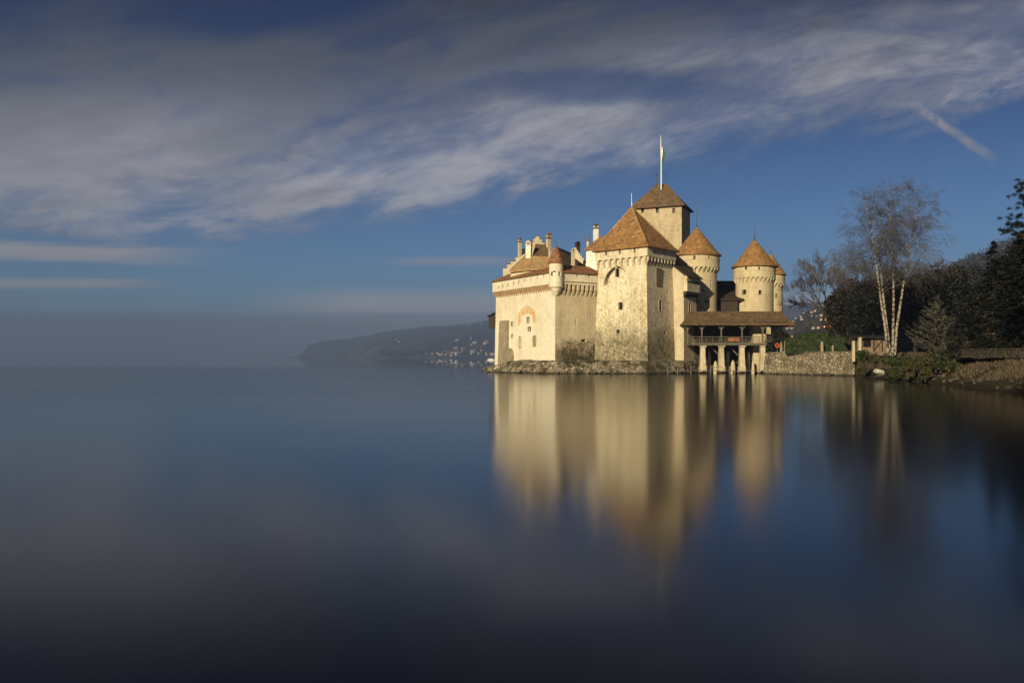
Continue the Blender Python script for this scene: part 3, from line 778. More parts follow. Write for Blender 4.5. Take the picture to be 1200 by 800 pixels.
# blind arch niche
def niche_outline(w, h, n=14):
    pts = [(-w / 2, 0), (w / 2, 0)]
    for i in range(n + 1):
        a = math.pi * i / n; q = math.sin(a); pts.append((w / 2 * math.cos(a), 0.3 + (h - 0.3) * (0.8 * q + 0.2 * (1 - abs(math.cos(a))))))
    return pts
nc_ = f1.hit(722.3, 334.0); nc_ = Vector(nc_)
extr(gc, nc_, f1.t, f1.n, niche_outline(6.5, 4.0), -0.45, 0.8)
no_, ni_ = niche_outline(6.5, 4.0)[2:], [(a * 0.87 + 0.20, max(0.02, b_ * 0.90 - 0.06)) for a, b_ in niche_outline(6.5, 4.0)[2:]]
for i in range(len(no_) - 1):
    if i >= 4: extr(gc, nc_, f1.t, f1.n, [no_[i], no_[i + 1], ni_[i + 1], ni_[i]], -2.4, 0.3)
nwin = f1.hit(722.0, 324.5) - f1.n * 0.45
win(f1, gc, 727.3, 354.3, 362.8, 4.6, gate, frame=0.14)
win(f1, gc, 724, 386, 390.5, 3.6, gate, name='vent', frame=0)
win(f2, gc, 774, 352.5, 364.5, 3.2, gate, name='window', frame=0.10)
win(f2, gc, 779.5, 388, 391, 2.5, gate, name='vent', frame=0)
cut(gate, gc)
gc2 = MB(); window(f1.n, f1.t, nwin, 0.95, 1.75, gate, gc2, name='window', frame=0.1, depth=0.35); cut(gate, gc2)
ph = f2.hit(771.8, 335.5); pm = MB()
extr(pm, ph, f2.t, f2.n, [(-1.05, 0), (1.05, 0), (1.05, 3.7), (-1.05, 3.7)], -0.2, 0.12)
pm.build('painted_panel', M['shutter'], gate)
fp1 = Face(gp[0], gp[1], 0); fp2 = Face(gp[1], gp[2], 0); gpc = MB()
for px, py in [(710.3, 297.2), (726.2, 295.8), (743.5, 294.0)]: win(fp1, gpc, px, py - 2.4, py + 2.4, 2.2, gpar, name='loophole', frame=0)
for px in (767, 778): win(fp2, gpc, px, 293.5, 297.5, 2.0, gpar, name='loophole', frame=0)
cut(gpar, gpc)
rfm = MB(); e1 = offset(gf, 1.15); ap = Vector((25.15, 179.0, 34.8)); e2 = offset(gf, 0.1)
rfm.frustum(e1, ze - 0.12, e1, ze + 0.05)
mid2 = [tuple(Vector(q).lerp(Vector((ap.x, ap.y)), 0.13)) for q in e1]
rfm.frustum(e1, ze + 0.051, mid2, ze + 1.0); rfm.cone(mid2, ze + 1.001, ap)
rfm.build('roof', M['tile'], gate)
rg = MB()
for i in (0, 1, 2): rg.tube([(*mid2[i], ze + 1.02), ap + Vector((0, 0, 0.03))], [0.13, 0.13], 6)
rg.build('ridge_tiles', M['tile_tan'], gate)
fi = MB(); fi.tube([ap - Vector((0, 0, 0.2)), ap + Vector((-0.1, 0, 2.9))], [0.09, 0.04], 6); fi.lathe((ap.x, ap.y), [(0.05, ap.z + 0.3), (0.2, ap.z + 0.5), (0.05, ap.z + 0.7)], 10); fi.build('finial', M['pole_white'], gate)

# white stair block in behind the gate tower
ws = MB(); wa = at(686.9, 300, 184); wb = at(700, 300, 182)
ws.prism([(wa.x, wa.y), (wb.x, wb.y), (wb.x + 2, wb.y + 5), (wa.x + 2.5, wa.y + 5)], 18.0, 26.4); stair = ws.build('stair_block', M['white'], castle)
wr = MB(); wr.slab([(wa.x - 0.4, wa.y - 0.4, 26.5), (wb.x + 0.3, wb.y - 0.4, 26.5), (wb.x + 3.2, wb.y + 3, 30.0), (wa.x + 3.0, wa.y + 3.4, 29.6)], 0.2); wr.slab([(wa.x - 0.4, wa.y - 0.4, 26.49), (wa.x + 3.0, wa.y + 3.4, 29.59), (wa.x + 2.8, wa.y + 6, 26.4)], 0.2); wr.build('roof', M['tile'], stair)
chimney(698.2, 263.5, 287, 187, 5.2, stair, M['white'], capmat=M['tile_brown'], rz=R(15))
sp = MB(); q = at(689, 287, 188); sp.cur = 0; sp.lathe((q.x, q.y), [(0.3, q.z - 2), (0.3, q.z + 0.7), (0.36, q.z + 0.72), (0.36, q.z + 0.8)], 10); sp.cur = 1; sp.lathe((q.x, q.y), [(0.42, q.z + 0.8), (0.25, q.z + 1.3), (0.03, q.z + 2.2)], 10); sp.build('pinnacle', [M['trim'], M['tile_red']], stair)

# ---- keep -----------------------------------------------------------------
kC, kL, kR = (38.7, 194.6), (28.3, 199.2), (42.4, 203.2); kB = (32.0, 207.8)
kf = [kL, kC, kR, kB]
ze = Z(241.0, 194.6)
mb = MB(); mb.prism(kf, 10.0, ze); keep = mb.build('keep', M['keep'], castle)
fk = Face(kL, kC, 0); kc = MB()
for px in (753, 770.2, 789.6): win(fk, kc, px, 244.0, 249.5, 3.4, keep, frame=0)
cut(keep, kc)
ke = offset(kf, 0.75)
kt0, kt1 = at(769.2, 216.2, 201.0), at(781.0, 216.0, 201.5)
zt = kt0.z
d_ = Vector((kt1.x - kt0.x, 0.0)); 
tp = [(kt0.x, 200.6), (kt1.x, 200.3), (kt1.x + 0.1, 201.6), (kt0.x + 0.1, 201.9)]
kr = MB(); kr.frustum(ke, ze - 0.05, ke, ze + 0.16); kr.frustum(ke, ze + 0.161, tp, zt); kr.build('roof', M['tile_brown'], keep)
for px, pyt in ((769.4, 202.0), (780.2, 201.2)):
    fi = MB(); q = at(px, 216, 201.2); fi.tube([(q.x, q.y, zt - 0.3), (q.x, q.y, Z(pyt, 201.2))], [0.09, 0.05], 6); fi.lathe((q.x, q.y), [(0.05, zt + 2.2), (0.16, zt + 2.4), (0.05, zt + 2.6)], 8); fi.build('finial', M['metal'], keep)
fp = thing('flagpole', 'white flagpole with a limp green and white flag on top of the square keep', 'flagpole', (X(774.0, 200.2), 199.2, zt - 1.4), world_children=True)
px_, py_ = fp.location.x, fp.location.y
ftop = Z(158.6, 199.2)
q = MB(); q.tube([(px_, py_, zt - 1.6), (px_, py_, zt + 5), (px_ - 0.1, py_, ftop - 2.2), (px_ - 0.12, py_, ftop)], [0.14, 0.13, 0.10, 0.04], 10); q.build('pole', M['pole_white'], fp)
fg = MB(); nseg = 14; z0, z1 = Z(171, 199.2), Z(188, 199.2)
vs = []
for i in range(nseg + 1):
    z = z0 + (z1 - z0) * i / nseg
    for j in range(9):
        r_ = j / 8; xx = px_ + 0.1 + r_ * (0.35 + 0.35 * math.sin(math.pi * (i / nseg) ** 0.7)); yyy = py_ + 0.22 * math.sin(r_ * 9 + i * 0.35) * (0.3 + r_)
        vs.append((xx, yyy, z - r_ * 0.7))
for i in range(nseg):
    for j in range(8): fg.cur = 0 if j >= 3 else 1; fg.mesh([vs[i * 9 + j], vs[i * 9 + j + 1], vs[(i + 1) * 9 + j + 1], vs[(i + 1) * 9 + j]], [(0, 1, 2, 3)])
fo = fg.build('flag', [M['green'], M['flag_white']], fp, smooth=False)

# ---- round towers ---------------------------------------------------------
def round_tower(px, Y, r_body, r_drum, zc, zp, ze, zap, r_eave, n, wins, finial, name='round_tower', loops=(), slabs=()):
    c = (X(px, Y), Y)
    mb = MB(); mb.lathe(c, [(r_body + 0.1, 1.0), (r_body, 12), (r_body, zp + 0.4)], 56); t = mb.build(name, M['round'], castle, smooth=False)
    dr = MB(); dr.lathe(c, [(r_drum, zp), (r_drum, zp + (ze - zp) * 0.55), (r_drum + 0.07, zp + (ze - zp) * 0.56), (r_drum + 0.07, zp + (ze - zp) * 0.63), (r_drum, zp + (ze - zp) * 0.64), (r_drum, ze)], 56)
    drum = dr.build('parapet', M['round'], t)
    mp, L = ringmap(c, r_body); corbels('corbel_table', mp, L, zc, zp, r_drum - r_body, n, t, M['trim'], 0.34, plate=0.22)
    rf_ = MB(); rf_.lathe(c, [(r_eave, ze - 0.1), (r_eave, ze + 0.06), (r_eave * 0.80, ze + (zap - ze) * 0.17), (r_eave * 0.40, ze + (zap - ze) * 0.60), (0.06, zap)], 48); rf_.build('roof', M['tile'], t)
    fi = MB(); fi.tube([(c[0], c[1], zap - 0.2), (c[0], c[1], zap + finial)], [0.07, 0.03], 6); fi.lathe(c, [(0.06, zap), (0.22, zap + 0.12), (0.06, zap + 0.4)], 10); fi.build('finial', M['metal'], t)
    def place(cutm, host, r_, wx, y0, y1, wpx, nm, fr):
        s_ = (X(wx, Y - r_ * 0.9) - c[0]) / r_; a = math.asin(max(-1, min(1, s_)))
        n_ = Vector((math.sin(a), -math.cos(a), 0)); t_ = Vector((math.cos(a), math.sin(a), 0))
        dd = Y - r_ * math.cos(a)
        cp_ = Vector((c[0], c[1], Z(y1, dd))) + n_ * r_
        window(n_, t_, cp_, wpx / FOC * dd / max(0.4, math.cos(a)), (y1 - y0) / FOC * dd, host, cutm, name=nm, frame=fr, depth=0.5)
    cu = MB()
    for w in wins: place(cu, t, r_body, *w[:4], 'window' if w[2] - w[1] > 2.6 else 'vent', w[4] if len(w) > 4 else 0.0)
    if wins: cut(t, cu)
    cu = MB()
    for w in loops: place(cu, drum, r_drum, *w, 'loophole', 0.0)
    if loops: cut(drum, cu)
    return t
round_tower(816.3, 190.0, 4.4, 4.98, 21.7, 23.0, 25.75, 32.3, 5.45, 30,
    [(832.8, 328.5, 333.5, 2.2, 0.1), (833, 335.5, 340, 1.6), (823.7, 339, 341.2, 2.4), (828.5, 352, 354.5, 5.5), (816.5, 349, 356, 1.6)], 4.0,
    loops=[(813.5, 299.5, 304, 2.4), (831, 299.5, 303.5, 2.4)])
round_tower(884.2, 193.0, 4.15, 4.6, 19.9, 21.1, 23.65, 30.0, 5.15, 28,
    [(873.5, 339.3, 345, 3.4, 0.14), (890, 339.8, 345, 3.4, 0.14), (899.5, 348, 350, 1.4)], 3.2,
    loops=[(875, 312.5, 316, 2.0), (889, 312.5, 316, 2.0)])
round_tower(903.6, 230.0, 3.05, 3.55, 21.8, 23.0, 25.4, 31.3, 4.05, 20, [(909.5, 344, 349, 2.4, 0.1), (912, 353, 356, 1.5)], 2.6)

# ---- flank tower right of the gate tower ----------------------------------
fC, fL, fR = (35.4, 175.8), (30.0, 181.5), (39.0, 180.4); fB = (34.5, 188.0)
mb = MB()
zC, zL = 20.2, 26.0
vs = [(*fL, 1.0), (*fC, 1.0), (*fR, 1.0), (*fB, 1.0), (*fL, zL), (*fC, zC), (*fR, zC), (*fB, zL)]
mb.mesh(vs, [(0, 1, 5, 4), (1, 2, 6, 5), (2, 3, 7, 6), (3, 0, 4, 7), (3, 2, 1, 0), (4, 5, 6), (4, 6, 7)])
flank = mb.build('flank_tower', M['trim'], castle)
fcut = MB(); ff = Face(fC, fR, 0); win(ff, fcut, 808, 355, 365, 2.2, flank, frame=0.1, name='window'); cut(flank, fcut)
mp, L = linmap(fC, fR)
bx = MB(); bx.mesh([mp(0.0, 0, 16.9), mp(L, 0, 16.9), mp(L, 0.75, 16.9), mp(0.0, 0.75, 16.9), mp(0.0, 0, 20.1), mp(L, 0, 20.1), mp(L, 0.75, 20.1), mp(0.0, 0.75, 20.1)], [(0, 1, 2, 3), (7, 6, 5, 4), (0, 4, 5, 1), (1, 5, 6, 2), (2, 6, 7, 3), (3, 7, 4, 0)])
bx.build('hoarding', M['tower'], flank)
corbels('corbel_table', mp, L, 15.7, 16.9, 0.74, 9, flank, M['timber_dark'], 0.35, arch=False)
tb = MB(); tb.beam(mp(0, 0.78, 18.9), mp(L, 0.78, 18.9), 0.1, 0.3)
tb.build('rail', M['timber_dark'], flank)
rf2 = MB(); fCa, fRa = Vector(mp(-0.35, 1.25, 19.85)), Vector(mp(L + 0.5, 1.25, 19.85))
slope = (zL - zC) / 7.6
tl = Vector((fL[0] - 0.3, fL[1] - 0.4, zL + 0.35)); tr2_ = Vector((fB[0] + 0.5, fB[1] + 0.4, zL + 0.35))
rf2.slab([fCa, fRa, tr2_, tl], 0.22); rf2.build('roof', M['tile_dark'], flank)

# ---- curtain and low range between the round towers -----------------------
cw = MB(); cw.prism([(39.6, 184.0), (57.2, 188.6), (56.6, 190.4), (39.0, 186.0)], 1.0, 12.0)
curt = cw.build('curtain_wall', M['round'], castle)
lw = MB(); lw.prism([(43.0, 199.0), (54.5, 199.0), (56.5, 206.0), (43.0, 206.0)], 2.0, 17.2)
low = lw.build('low_range', M['grey_stone'], castle)
lr = MB(); lr.slab([(42.6, 198.2, 17.0), (55.0, 198.2, 17.0), (55.5, 204.5, 21.6), (43.0, 204.5, 21.6)], 0.25)
lr.slab([(44.4, 190.9, 16.2), (51.6, 189.7, 16.2), (52.0, 198.6, 18.9), (44.4, 198.6, 19.4)], 0.25)
lr.build('roof', M['tile_dark'], low)
pw = MB(); pw.prism([(44.6, 191.5), (50.4, 190.4), (51.2, 198.5), (44.6, 198.5)], 2.0, 15.9); pw.build('porch', M['timber_dark'], low)

# ---------------------------------------------------------------- covered timber gallery
gal = thing('covered_gallery', 'open timber gallery with a hipped brown tiled roof on stone pillars beside the castle', 'gallery', (46, 175, 0.8), world_children=True)
gY0, gY1 = 171.6, 182.5
dz_ = Z(402.5, gY0)
gx0, gx1 = 36.2, 55.0
d = MB(); d.box(((gx0 + 52.2) / 2, (gY0 + 179.5) / 2, dz_ - 0.34), 52.2 - gx0, 179.5 - gY0, 0.12)
for i in range(9):
    d.beam((gx0 + 0.4 + i * 1.9, gY0 - 0.1, dz_ - 0.12), (gx0 + 0.4 + i * 1.9, 179.5, dz_ - 0.12), 0.2, 0.2)
d.box(((gx0 + 52.2) / 2, gY0 + 0.02, dz_ - 0.16), 52.2 - gx0 + 0.2, 0.22, 0.30)
d.build('deck', M['timber'], gal)
rl = MB()
for hh in (0.45, 0.85, 1.35): rl.beam((gx0, gY0 + 0.05, dz_ + hh), (52.2, gY0 + 0.05, dz_ + hh), 0.09, 0.12)
for i in range(13): rl.beam((gx0 + 0.2 + i * 1.33, gY0 + 0.06, dz_ + 0.15), (gx0 + 0.2 + i * 1.33, gY0 + 0.06, dz_ + 1.4), 0.08)
rl.beam((gx0, gY0 + 0.05, dz_ + 1.35), (gx0, 176, dz_ + 1.35), 0.09, 0.12); rl.beam((gx0, gY0 + 0.05, dz_ + 0.75), (gx0, 176, dz_ + 0.75), 0.09, 0.12)
rl.build('railing', M['timber'], gal)
for px in (805.5, 822.3, 845.2, 869.5, 893.7):
    x_ = X(px, gY0 + 0.4); q = MB()
    q.beam((x_, gY0 + 0.4, dz_ - 0.2), (x_, gY0 + 0.4, 10.35), 0.24)
    q.box((x_, gY0 + 0.4, 9.75), 0.7, 0.34, 0.2)
    for s_ in (-1, 1): q.beam((x_ + 0.1 * s_, gY0 + 0.4, 8.9), (x_ + 0.95 * s_, gY0 + 0.4, 9.95), 0.13)
    q.build('post', M['timber'], gal)
q = MB(); x_ = 53.6; q.beam((x_, 174.6, 4.0), (x_, 174.6, 10.2), 0.22); 
for s_ in (-1, 1): q.beam((x_, 174.6, 8.6), (x_ + s_, 174.6, 9.8), 0.13)
q.build('post', M['timber_dark'], gal)
pl = MB(); pl.beam((gx0 - 0.5, gY0 + 0.4, 10.28), (55.6, gY0 + 0.4, 10.28), 0.26, 0.3); pl.build('wall_plate', M['timber_dark'], gal)
for px in (823.7, 845.5, 869.7, 894.0):
    x_ = X(px, gY0 + 0.6); q = MB()
    def sq(r_): return [(x_ - r_, gY0 + 0.9 - r_), (x_ + r_, gY0 + 0.9 - r_), (x_ + r_, gY0 + 0.9 + r_), (x_ - r_, gY0 + 0.9 + r_)]
    q.prism(sq(0.66), 0.2, 1.45); q.frustum(sq(0.55), 1.451, sq(0.44), dz_ - 0.8); q.frustum(sq(0.46), dz_ - 0.799, sq(0.66), dz_ - 0.6); q.prism(sq(0.68), dz_ - 0.599, dz_ - 0.36)
    q.build('stone_pillar', M['trim'], gal)
for px in (838, 860): 
    q = MB(); x_ = X(px, 174); q.beam((x_ - 0.9, 174.2, dz_ - 0.5), (x_ + 0.9, 174.2, dz_ - 2.4), 0.2); q.build('brace', M['timber'], gal)
rf3 = MB(); ez = Z(380.3, 170.8); rz_ = Z(364.8, 176.3)
e_ = [(X(801, 170.8), 170.8), (X(931.5, 171.5), 171.5), (58.5, 181.8), (35.0, 181.8)]
r_ = [(X(808.5, 176.3), 176.0), (X(915.5, 176.3), 176.2), (X(914.5, 176.3), 176.9), (X(809, 176.3), 176.7)]
def sag(a, b_, c_, d__): pass
midr = [tuple(Vector(e_[i]).lerp(Vector(r_[i]), 0.5)) for i in range(4)]
rf3.frustum(e_, ez - 0.1, e_, ez + 0.12); rf3.frustum(e_, ez + 0.121, midr, ez + (rz_ - ez) * 0.46); rf3.frustum(midr, ez + (rz_ - ez) * 0.46 + 0.001, r_, rz_)
rf3.build('roof', M['tile_brown'], gal)
bw_ = MB(); bw_.prism([(36.6, 179.6), (51.6, 179.6), (51.6, 179.9), (36.6, 179.9)], 2.0, 10.2); bw_.build('shade_panel', M['timber_dark'], gal)  # dark panel added to stand for the shade inside the gallery
aw = MB(); aw.prism([(X(882, 176), 175.6), (X(897.5, 176), 175.6), (52.6, 179.5), (49.9, 179.5)], 0.2, 10.15); aw.build('abutment', M['round'], gal)
# little notice panel hung on the railing
q = MB(); a = at(852, 402, gY0 - 0.1); q.box((X(859.5, gY0), gY0 - 0.06, dz_ + 0.5), 2.3, 0.06, 0.65); q.build('banner', m_simple('faded red cloth', (0.30, 0.12, 0.06), 0.3, 3), gal)
# slim stone piles under the gallery
tap = [(831.3, 410.5, 176.0, 0.36), (853.0, 410.5, 176.0, 0.36), (876.5, 411.0, 175.2, 0.34), (882.5, 422.5, 174.0, 0.30), (838.5, 423, 174.5, 0.42), (859, 422, 174.5, 0.46)]
pile_lab = ['slim pointed stone pile under the gallery between first and second pillars', 'slim pointed stone pile under the gallery between second and third pillars', 'slim stone pile under the gallery left of the pale end wall', 'short stone stump standing right beside the pale end wall under the gallery', 'stubby grey stone block left of the second pillar under the gallery', 'stubby grey stone block right of the second pillar under the gallery']
for i, (px, py, Y, r_) in enumerate(tap):
    q = MB(); c = (X(px, Y), Y); zt_ = Z(py, Y)
    q.lathe((0, 0), [(r_ * 1.15, -0.5), (r_ * 1.1, 0.6), (r_ * 0.9, zt_ - 0.8), (r_ * 0.75, zt_ - 0.4), (r_ * 0.25, zt_)], 12)
    o = q.build('stone_pile', M['trim']); o.location = (c[0], c[1], 0); tag(o, pile_lab[i], 'stone pile', 'stone piles under the gallery')
# jetty and its mooring posts
jt = thing('jetty', 'low dark plank jetty along the water below the gallery', 'jetty', (42, 171, 0), world_children=True)
q = MB()
for i in range(4): q.box((42.2, 169.7 + i * 0.42, 0.62), 19.5, 0.38, 0.1)
q.build('planking', M['timber'], jt)
for px in (800.5, 815, 826, 842, 861, 879, 895):
    for yy in (169.7, 171.0):
        q = MB(); x_ = X(px, 170); q.tube([(x_, yy, -1.0), (x_, yy, 0.6)], [0.12, 0.12], 7); q.build('support', M['timber_dark'], jt)
mpost = [(794, 427.5, 'weathered mooring post in the water at the foot of the flank tower'), (809.6, 428.5, 'weathered mooring post left of the first gallery pillar'), (832.4, 427.8, 'weathered mooring post in front of the gallery carrying one end of the low handrail'), (854.6, 429.2, 'weathered mooring post between second and third gallery pillars'), (782.5, 429.5, 'short mooring post by the foot of the big square tower')]
for px, py, lab in mpost:
    q = MB(); q.tube([(0, 0, -1.2), (0.03, 0, 0.8), (0.05, 0, Z(py, 168.9))], [0.14, 0.14, 0.12], 8); q.tube([(0.05, 0, Z(py, 168.9)), (0.05, 0, Z(py, 168.9) + 0.08)], [0.15, 0.10], 8)
    o = q.build('mooring_post', M['timber']); o.location = (X(px, 168.9), 168.9, 0); tag(o, lab, 'mooring post', 'mooring posts along the jetty')
q = MB(); q.beam((X(832.4, 168.9) + 0.15, 168.75, 1.35), (X(848, 168.9), 168.75, 1.3), 0.1); q.beam((X(848, 168.9), 168.75, 1.36), (X(848, 168.9), 168.75, 0.5), 0.1)
tag(q.build('handrail', M['timber']), 'short low wooden handrail at the edge of the jetty', 'handrail')

# ---------------------------------------------------------------- boulders at the waterline
def boulder_mesh(seed):
    bm = bmesh.new(); bmesh.ops.create_icosphere(bm, subdivisions=3, radius=1.0)
    rnd = random.Random(seed); o_ = Vector((rnd.random() * 50, rnd.random() * 50, rnd.random() * 50))
    pl_ = [(Vector((rnd.gauss(0, 1), rnd.gauss(0, 1), rnd.gauss(0, 1))).normalized(), rnd.uniform(0.55, 0.85)) for _ in range(9)]
    for v_ in bm.verts:
        v_.co += v_.co.normalized() * mnoise.noise(v_.co * 1.1 + o_) * 0.25
        for n_, dd in pl_:
            k_ = v_.co.dot(n_)
            if k_ > dd: v_.co -= n_ * (k_ - dd) * 0.9
        v_.co += v_.co.normalized() * mnoise.noise(v_.co * 4 + o_) * 0.05
    me = bpy.data.meshes.new('boulder'); bm.to_mesh(me); bm.free(); me.materials.append(M['boulder']); return me
BM = [boulder_mesh(s_) for s_ in range(5)]
rb = random.Random(3); nb = 0
def put_boulder(x_, y_, z_, s_, lab, grp):
    o = bpy.data.objects.new('boulder', BM[rb.randrange(5)]); COL.objects.link(o)
    o.location = (x_, y_, z_); o.scale = (s_ * rb.uniform(0.8, 1.35), s_ * rb.uniform(0.8, 1.2), s_ * rb.uniform(0.6, 0.9)); o.rotation_euler = (rb.uniform(-0.3, 0.3), rb.uniform(-0.3, 0.3), rb.uniform(0, 6.28))
    return tag(o, lab, 'boulder', grp)
front = densify(outline[:8], 0.62)
for q in front[:-14]:
    if q.x > 20.5: continue
    for row in range(3):
        if rb.random() < (0.25, 0.3, 0.42)[row]: continue
        d = (cen - q).normalized(); ins = (-0.1, 0.75, 1.4)[row] + rb.uniform(-0.25, 0.25); zz = (0.15, 0.85, 1.75)[row] + rb.uniform(-0.2, 0.25)
        if q.x < 0 and row == 2: zz -= 0.6
        put_boulder(q.x + d.x * ins + rb.uniform(-0.2, 0.2), q.y + d.y * ins, zz, rb.uniform(0.28, 0.62), 'rough grey and tan boulder in the heap at the foot of the cream castle wall', 'boulders heaped at the castle foot')
put_boulder(X(568.3, 188), 188, 0.1, 0.45, 'small dark rock alone in the water off the castle point', None)
SHB = [m_.copy() for m_ in BM]; DB = m_rock('dark shore boulder', (0.15, 0.125, 0.09), (0.06, 0.05, 0.036), (0.03, 0.03, 0.014), 0.6, 0.5)
for m_ in SHB: m_.materials.clear(); m_.materials.append(DB)
BM2, BM = BM, SHB
for i in range(46):
    yy = rb.uniform(80, 146); xx = shore_x(yy) + rb.uniform(-0.4, 0.9)
    put_boulder(xx, yy, ground_z(xx, yy) + 0.08, rb.uniform(0.18, 0.42), 'dark wet boulder at the foot of the garden bank', 'boulders along the garden shore')
BM = BM2
for i in range(10):
    t = i / 9 + rb.uniform(-0.04, 0.04); put_boulder(60.0 + (50.8 - 60.0) * t - 0.75, 149 + 20 * t - 0.3, 0.1, rb.uniform(0.25, 0.5), 'small boulder at the foot of the garden retaining wall', 'boulders under the retaining wall')
o = put_boulder(at(1031, 434.5, 128).x, 128, at(1031, 434.5, 128).z - 0.2, 0.75, 'pale squarish boulder half way down the garden bank below the birches', None)
o.data = o.data.copy(); o.data.materials.clear(); o.data.materials.append(m_simple('pale limestone', (0.42, 0.40, 0.34), 0.25, 2.0, bmp=0.4)); o.name = 'boulder'

# ---------------------------------------------------------------- vegetation kit
M['bark'] = m_simple('dark bark', (0.05, 0.04, 0.03), 0.35, 3.0)
M['twig'] = m_simple('bare twigs', (0.075, 0.058, 0.045), 0.3, 3.0)
M['birchtwig'] = m_simple('birch twigs', (0.088, 0.078, 0.072), 0.3, 3.0)
m_, n, p = newmat('white birch bark', 0.7, 0.2); v = pos(); x, y, z = sepz(v)
n.links.new(mixc(ss(tnoise(vec(x * 2.0, y * 2.0, z * 3.2), 1.0, 4, 0.65), 0.46, 0.58), (0.34, 0.30, 0.235), (0.045, 0.038, 0.03)), p.inputs['Base Color']); M['birch'] = m_
M['spruce'] = m_leaf('dark spruce needles', (0.006, 0.010, 0.005), (0.022, 0.029, 0.014))
M['silver'] = m_leaf('silver blue spruce needles', (0.16, 0.17, 0.125), (0.46, 0.44, 0.33))
M['pine'] = m_leaf('pine needles', (0.006, 0.010, 0.004), (0.018, 0.026, 0.011))
M['yew'] = m_leaf('dark evergreen leaves', (0.005, 0.006, 0.003), (0.016, 0.016, 0.008))
M['brownleaf'] = m_leaf('brown winter leaves', (0.009, 0.007, 0.0045), (0.026, 0.019, 0.011))
M['hedge'] = m_leaf('clipped hedge leaves', (0.014, 0.026, 0.006), (0.040, 0.058, 0.013))
M['shrub'] = m_leaf('olive shrub leaves', (0.024, 0.028, 0.009), (0.070, 0.068, 0.020))
M['drygrass'] = m_leaf('dry stems', (0.035, 0.026, 0.017), (0.125, 0.095, 0.06))

def leafquad(mb, c, s_, rnd, nrm=None):
    a = Vector((rnd.gauss(0, 1), rnd.gauss(0, 1), rnd.gauss(0, 1)))
    if nrm is not None: a = a * 0.6 + nrm
    a.normalize(); t = a.cross(Vector((rnd.gauss(0, 1), rnd.gauss(0, 1), rnd.gauss(0, 1)))).normalized(); q = a.cross(t)
    l_, w_ = s_ * rnd.uniform(0.7, 1.3), s_ * rnd.uniform(0.4, 0.8)
    mb.face([c - t * l_ - q * w_ * 0.3, c + q * w_, c + t * l_ + q * w_ * 0.2, c - q * w_ * 0.8])
def bush_crown(mb, c, rx, ry, rz_, n, s_, rnd, lobes=9, hollow=0.45):
    L_b = [(Vector((rnd.uniform(-0.6, 0.6), rnd.uniform(-0.6, 0.6), rnd.uniform(-0.55, 0.65))), rnd.uniform(0.28, 0.55)) for _ in range(lobes)]
    for i in range(n):
        lc, lr_ = rnd.choice(L_b)
        d = Vector((rnd.gauss(0, 1), rnd.gauss(0, 1), rnd.gauss(0, 1))).normalized()
        r_ = lr_ * (hollow + (1 - hollow) * rnd.random() ** 0.6) * rnd.choice((1, 1, 1, 1.12))
        q = lc + d * r_
        leafquad(mb, Vector((c[0] + q.x * rx, c[1] + q.y * ry, c[2] + q.z * rz_)), s_, rnd, d)
def bush_tree(name, label, cat, px, pyb, pyt, wpx, Y, mat, n=5000, leaf=0.22, group=None, seed=1, trunk_h=0.3, bark=None, lobes=14, deep=1.0):
    rnd = random.Random(seed)
    xx = X(px, Y); zb = ground_z(xx, Y) if pyb is None else Z(pyb, Y); zt_ = Z(pyt, Y); h = zt_ - zb; w = wpx / FOC * Y
    t = thing(name, label, cat, (xx, Y, zb - 0.3), group)
    mb = MB(); cz = h * (trunk_h + (1 - trunk_h) * 0.48)
    bush_crown(mb, (0, 0, cz), w / 2 / 0.9, w / 2 / 0.9 * deep, h * (1 - trunk_h) / 2 / 0.95, n, leaf, rnd, lobes)
    tk = MB()
    tk.tube([(0, 0, -0.3), (0.1, 0, h * 0.3), (0, 0.1, h * 0.62)], [h * 0.035 + 0.05, h * 0.026 + 0.03, h * 0.012], 7)
    for i in range(7):
        a = rnd.uniform(0, 6.28); z0 = h * rnd.uniform(0.18, 0.5)
        tk.tube([(0, 0, z0), (math.cos(a) * w * 0.18, math.sin(a) * w * 0.18, z0 + h * 0.15), (math.cos(a) * w * 0.33, math.sin(a) * w * 0.33, z0 + h * rnd.uniform(0.2, 0.38))], [h * 0.014 + 0.02, h * 0.010 + 0.015, 0.02], 5)
    tk.build('trunk', bark or M['bark'], t); mb.build('crown', mat, t)
    return t
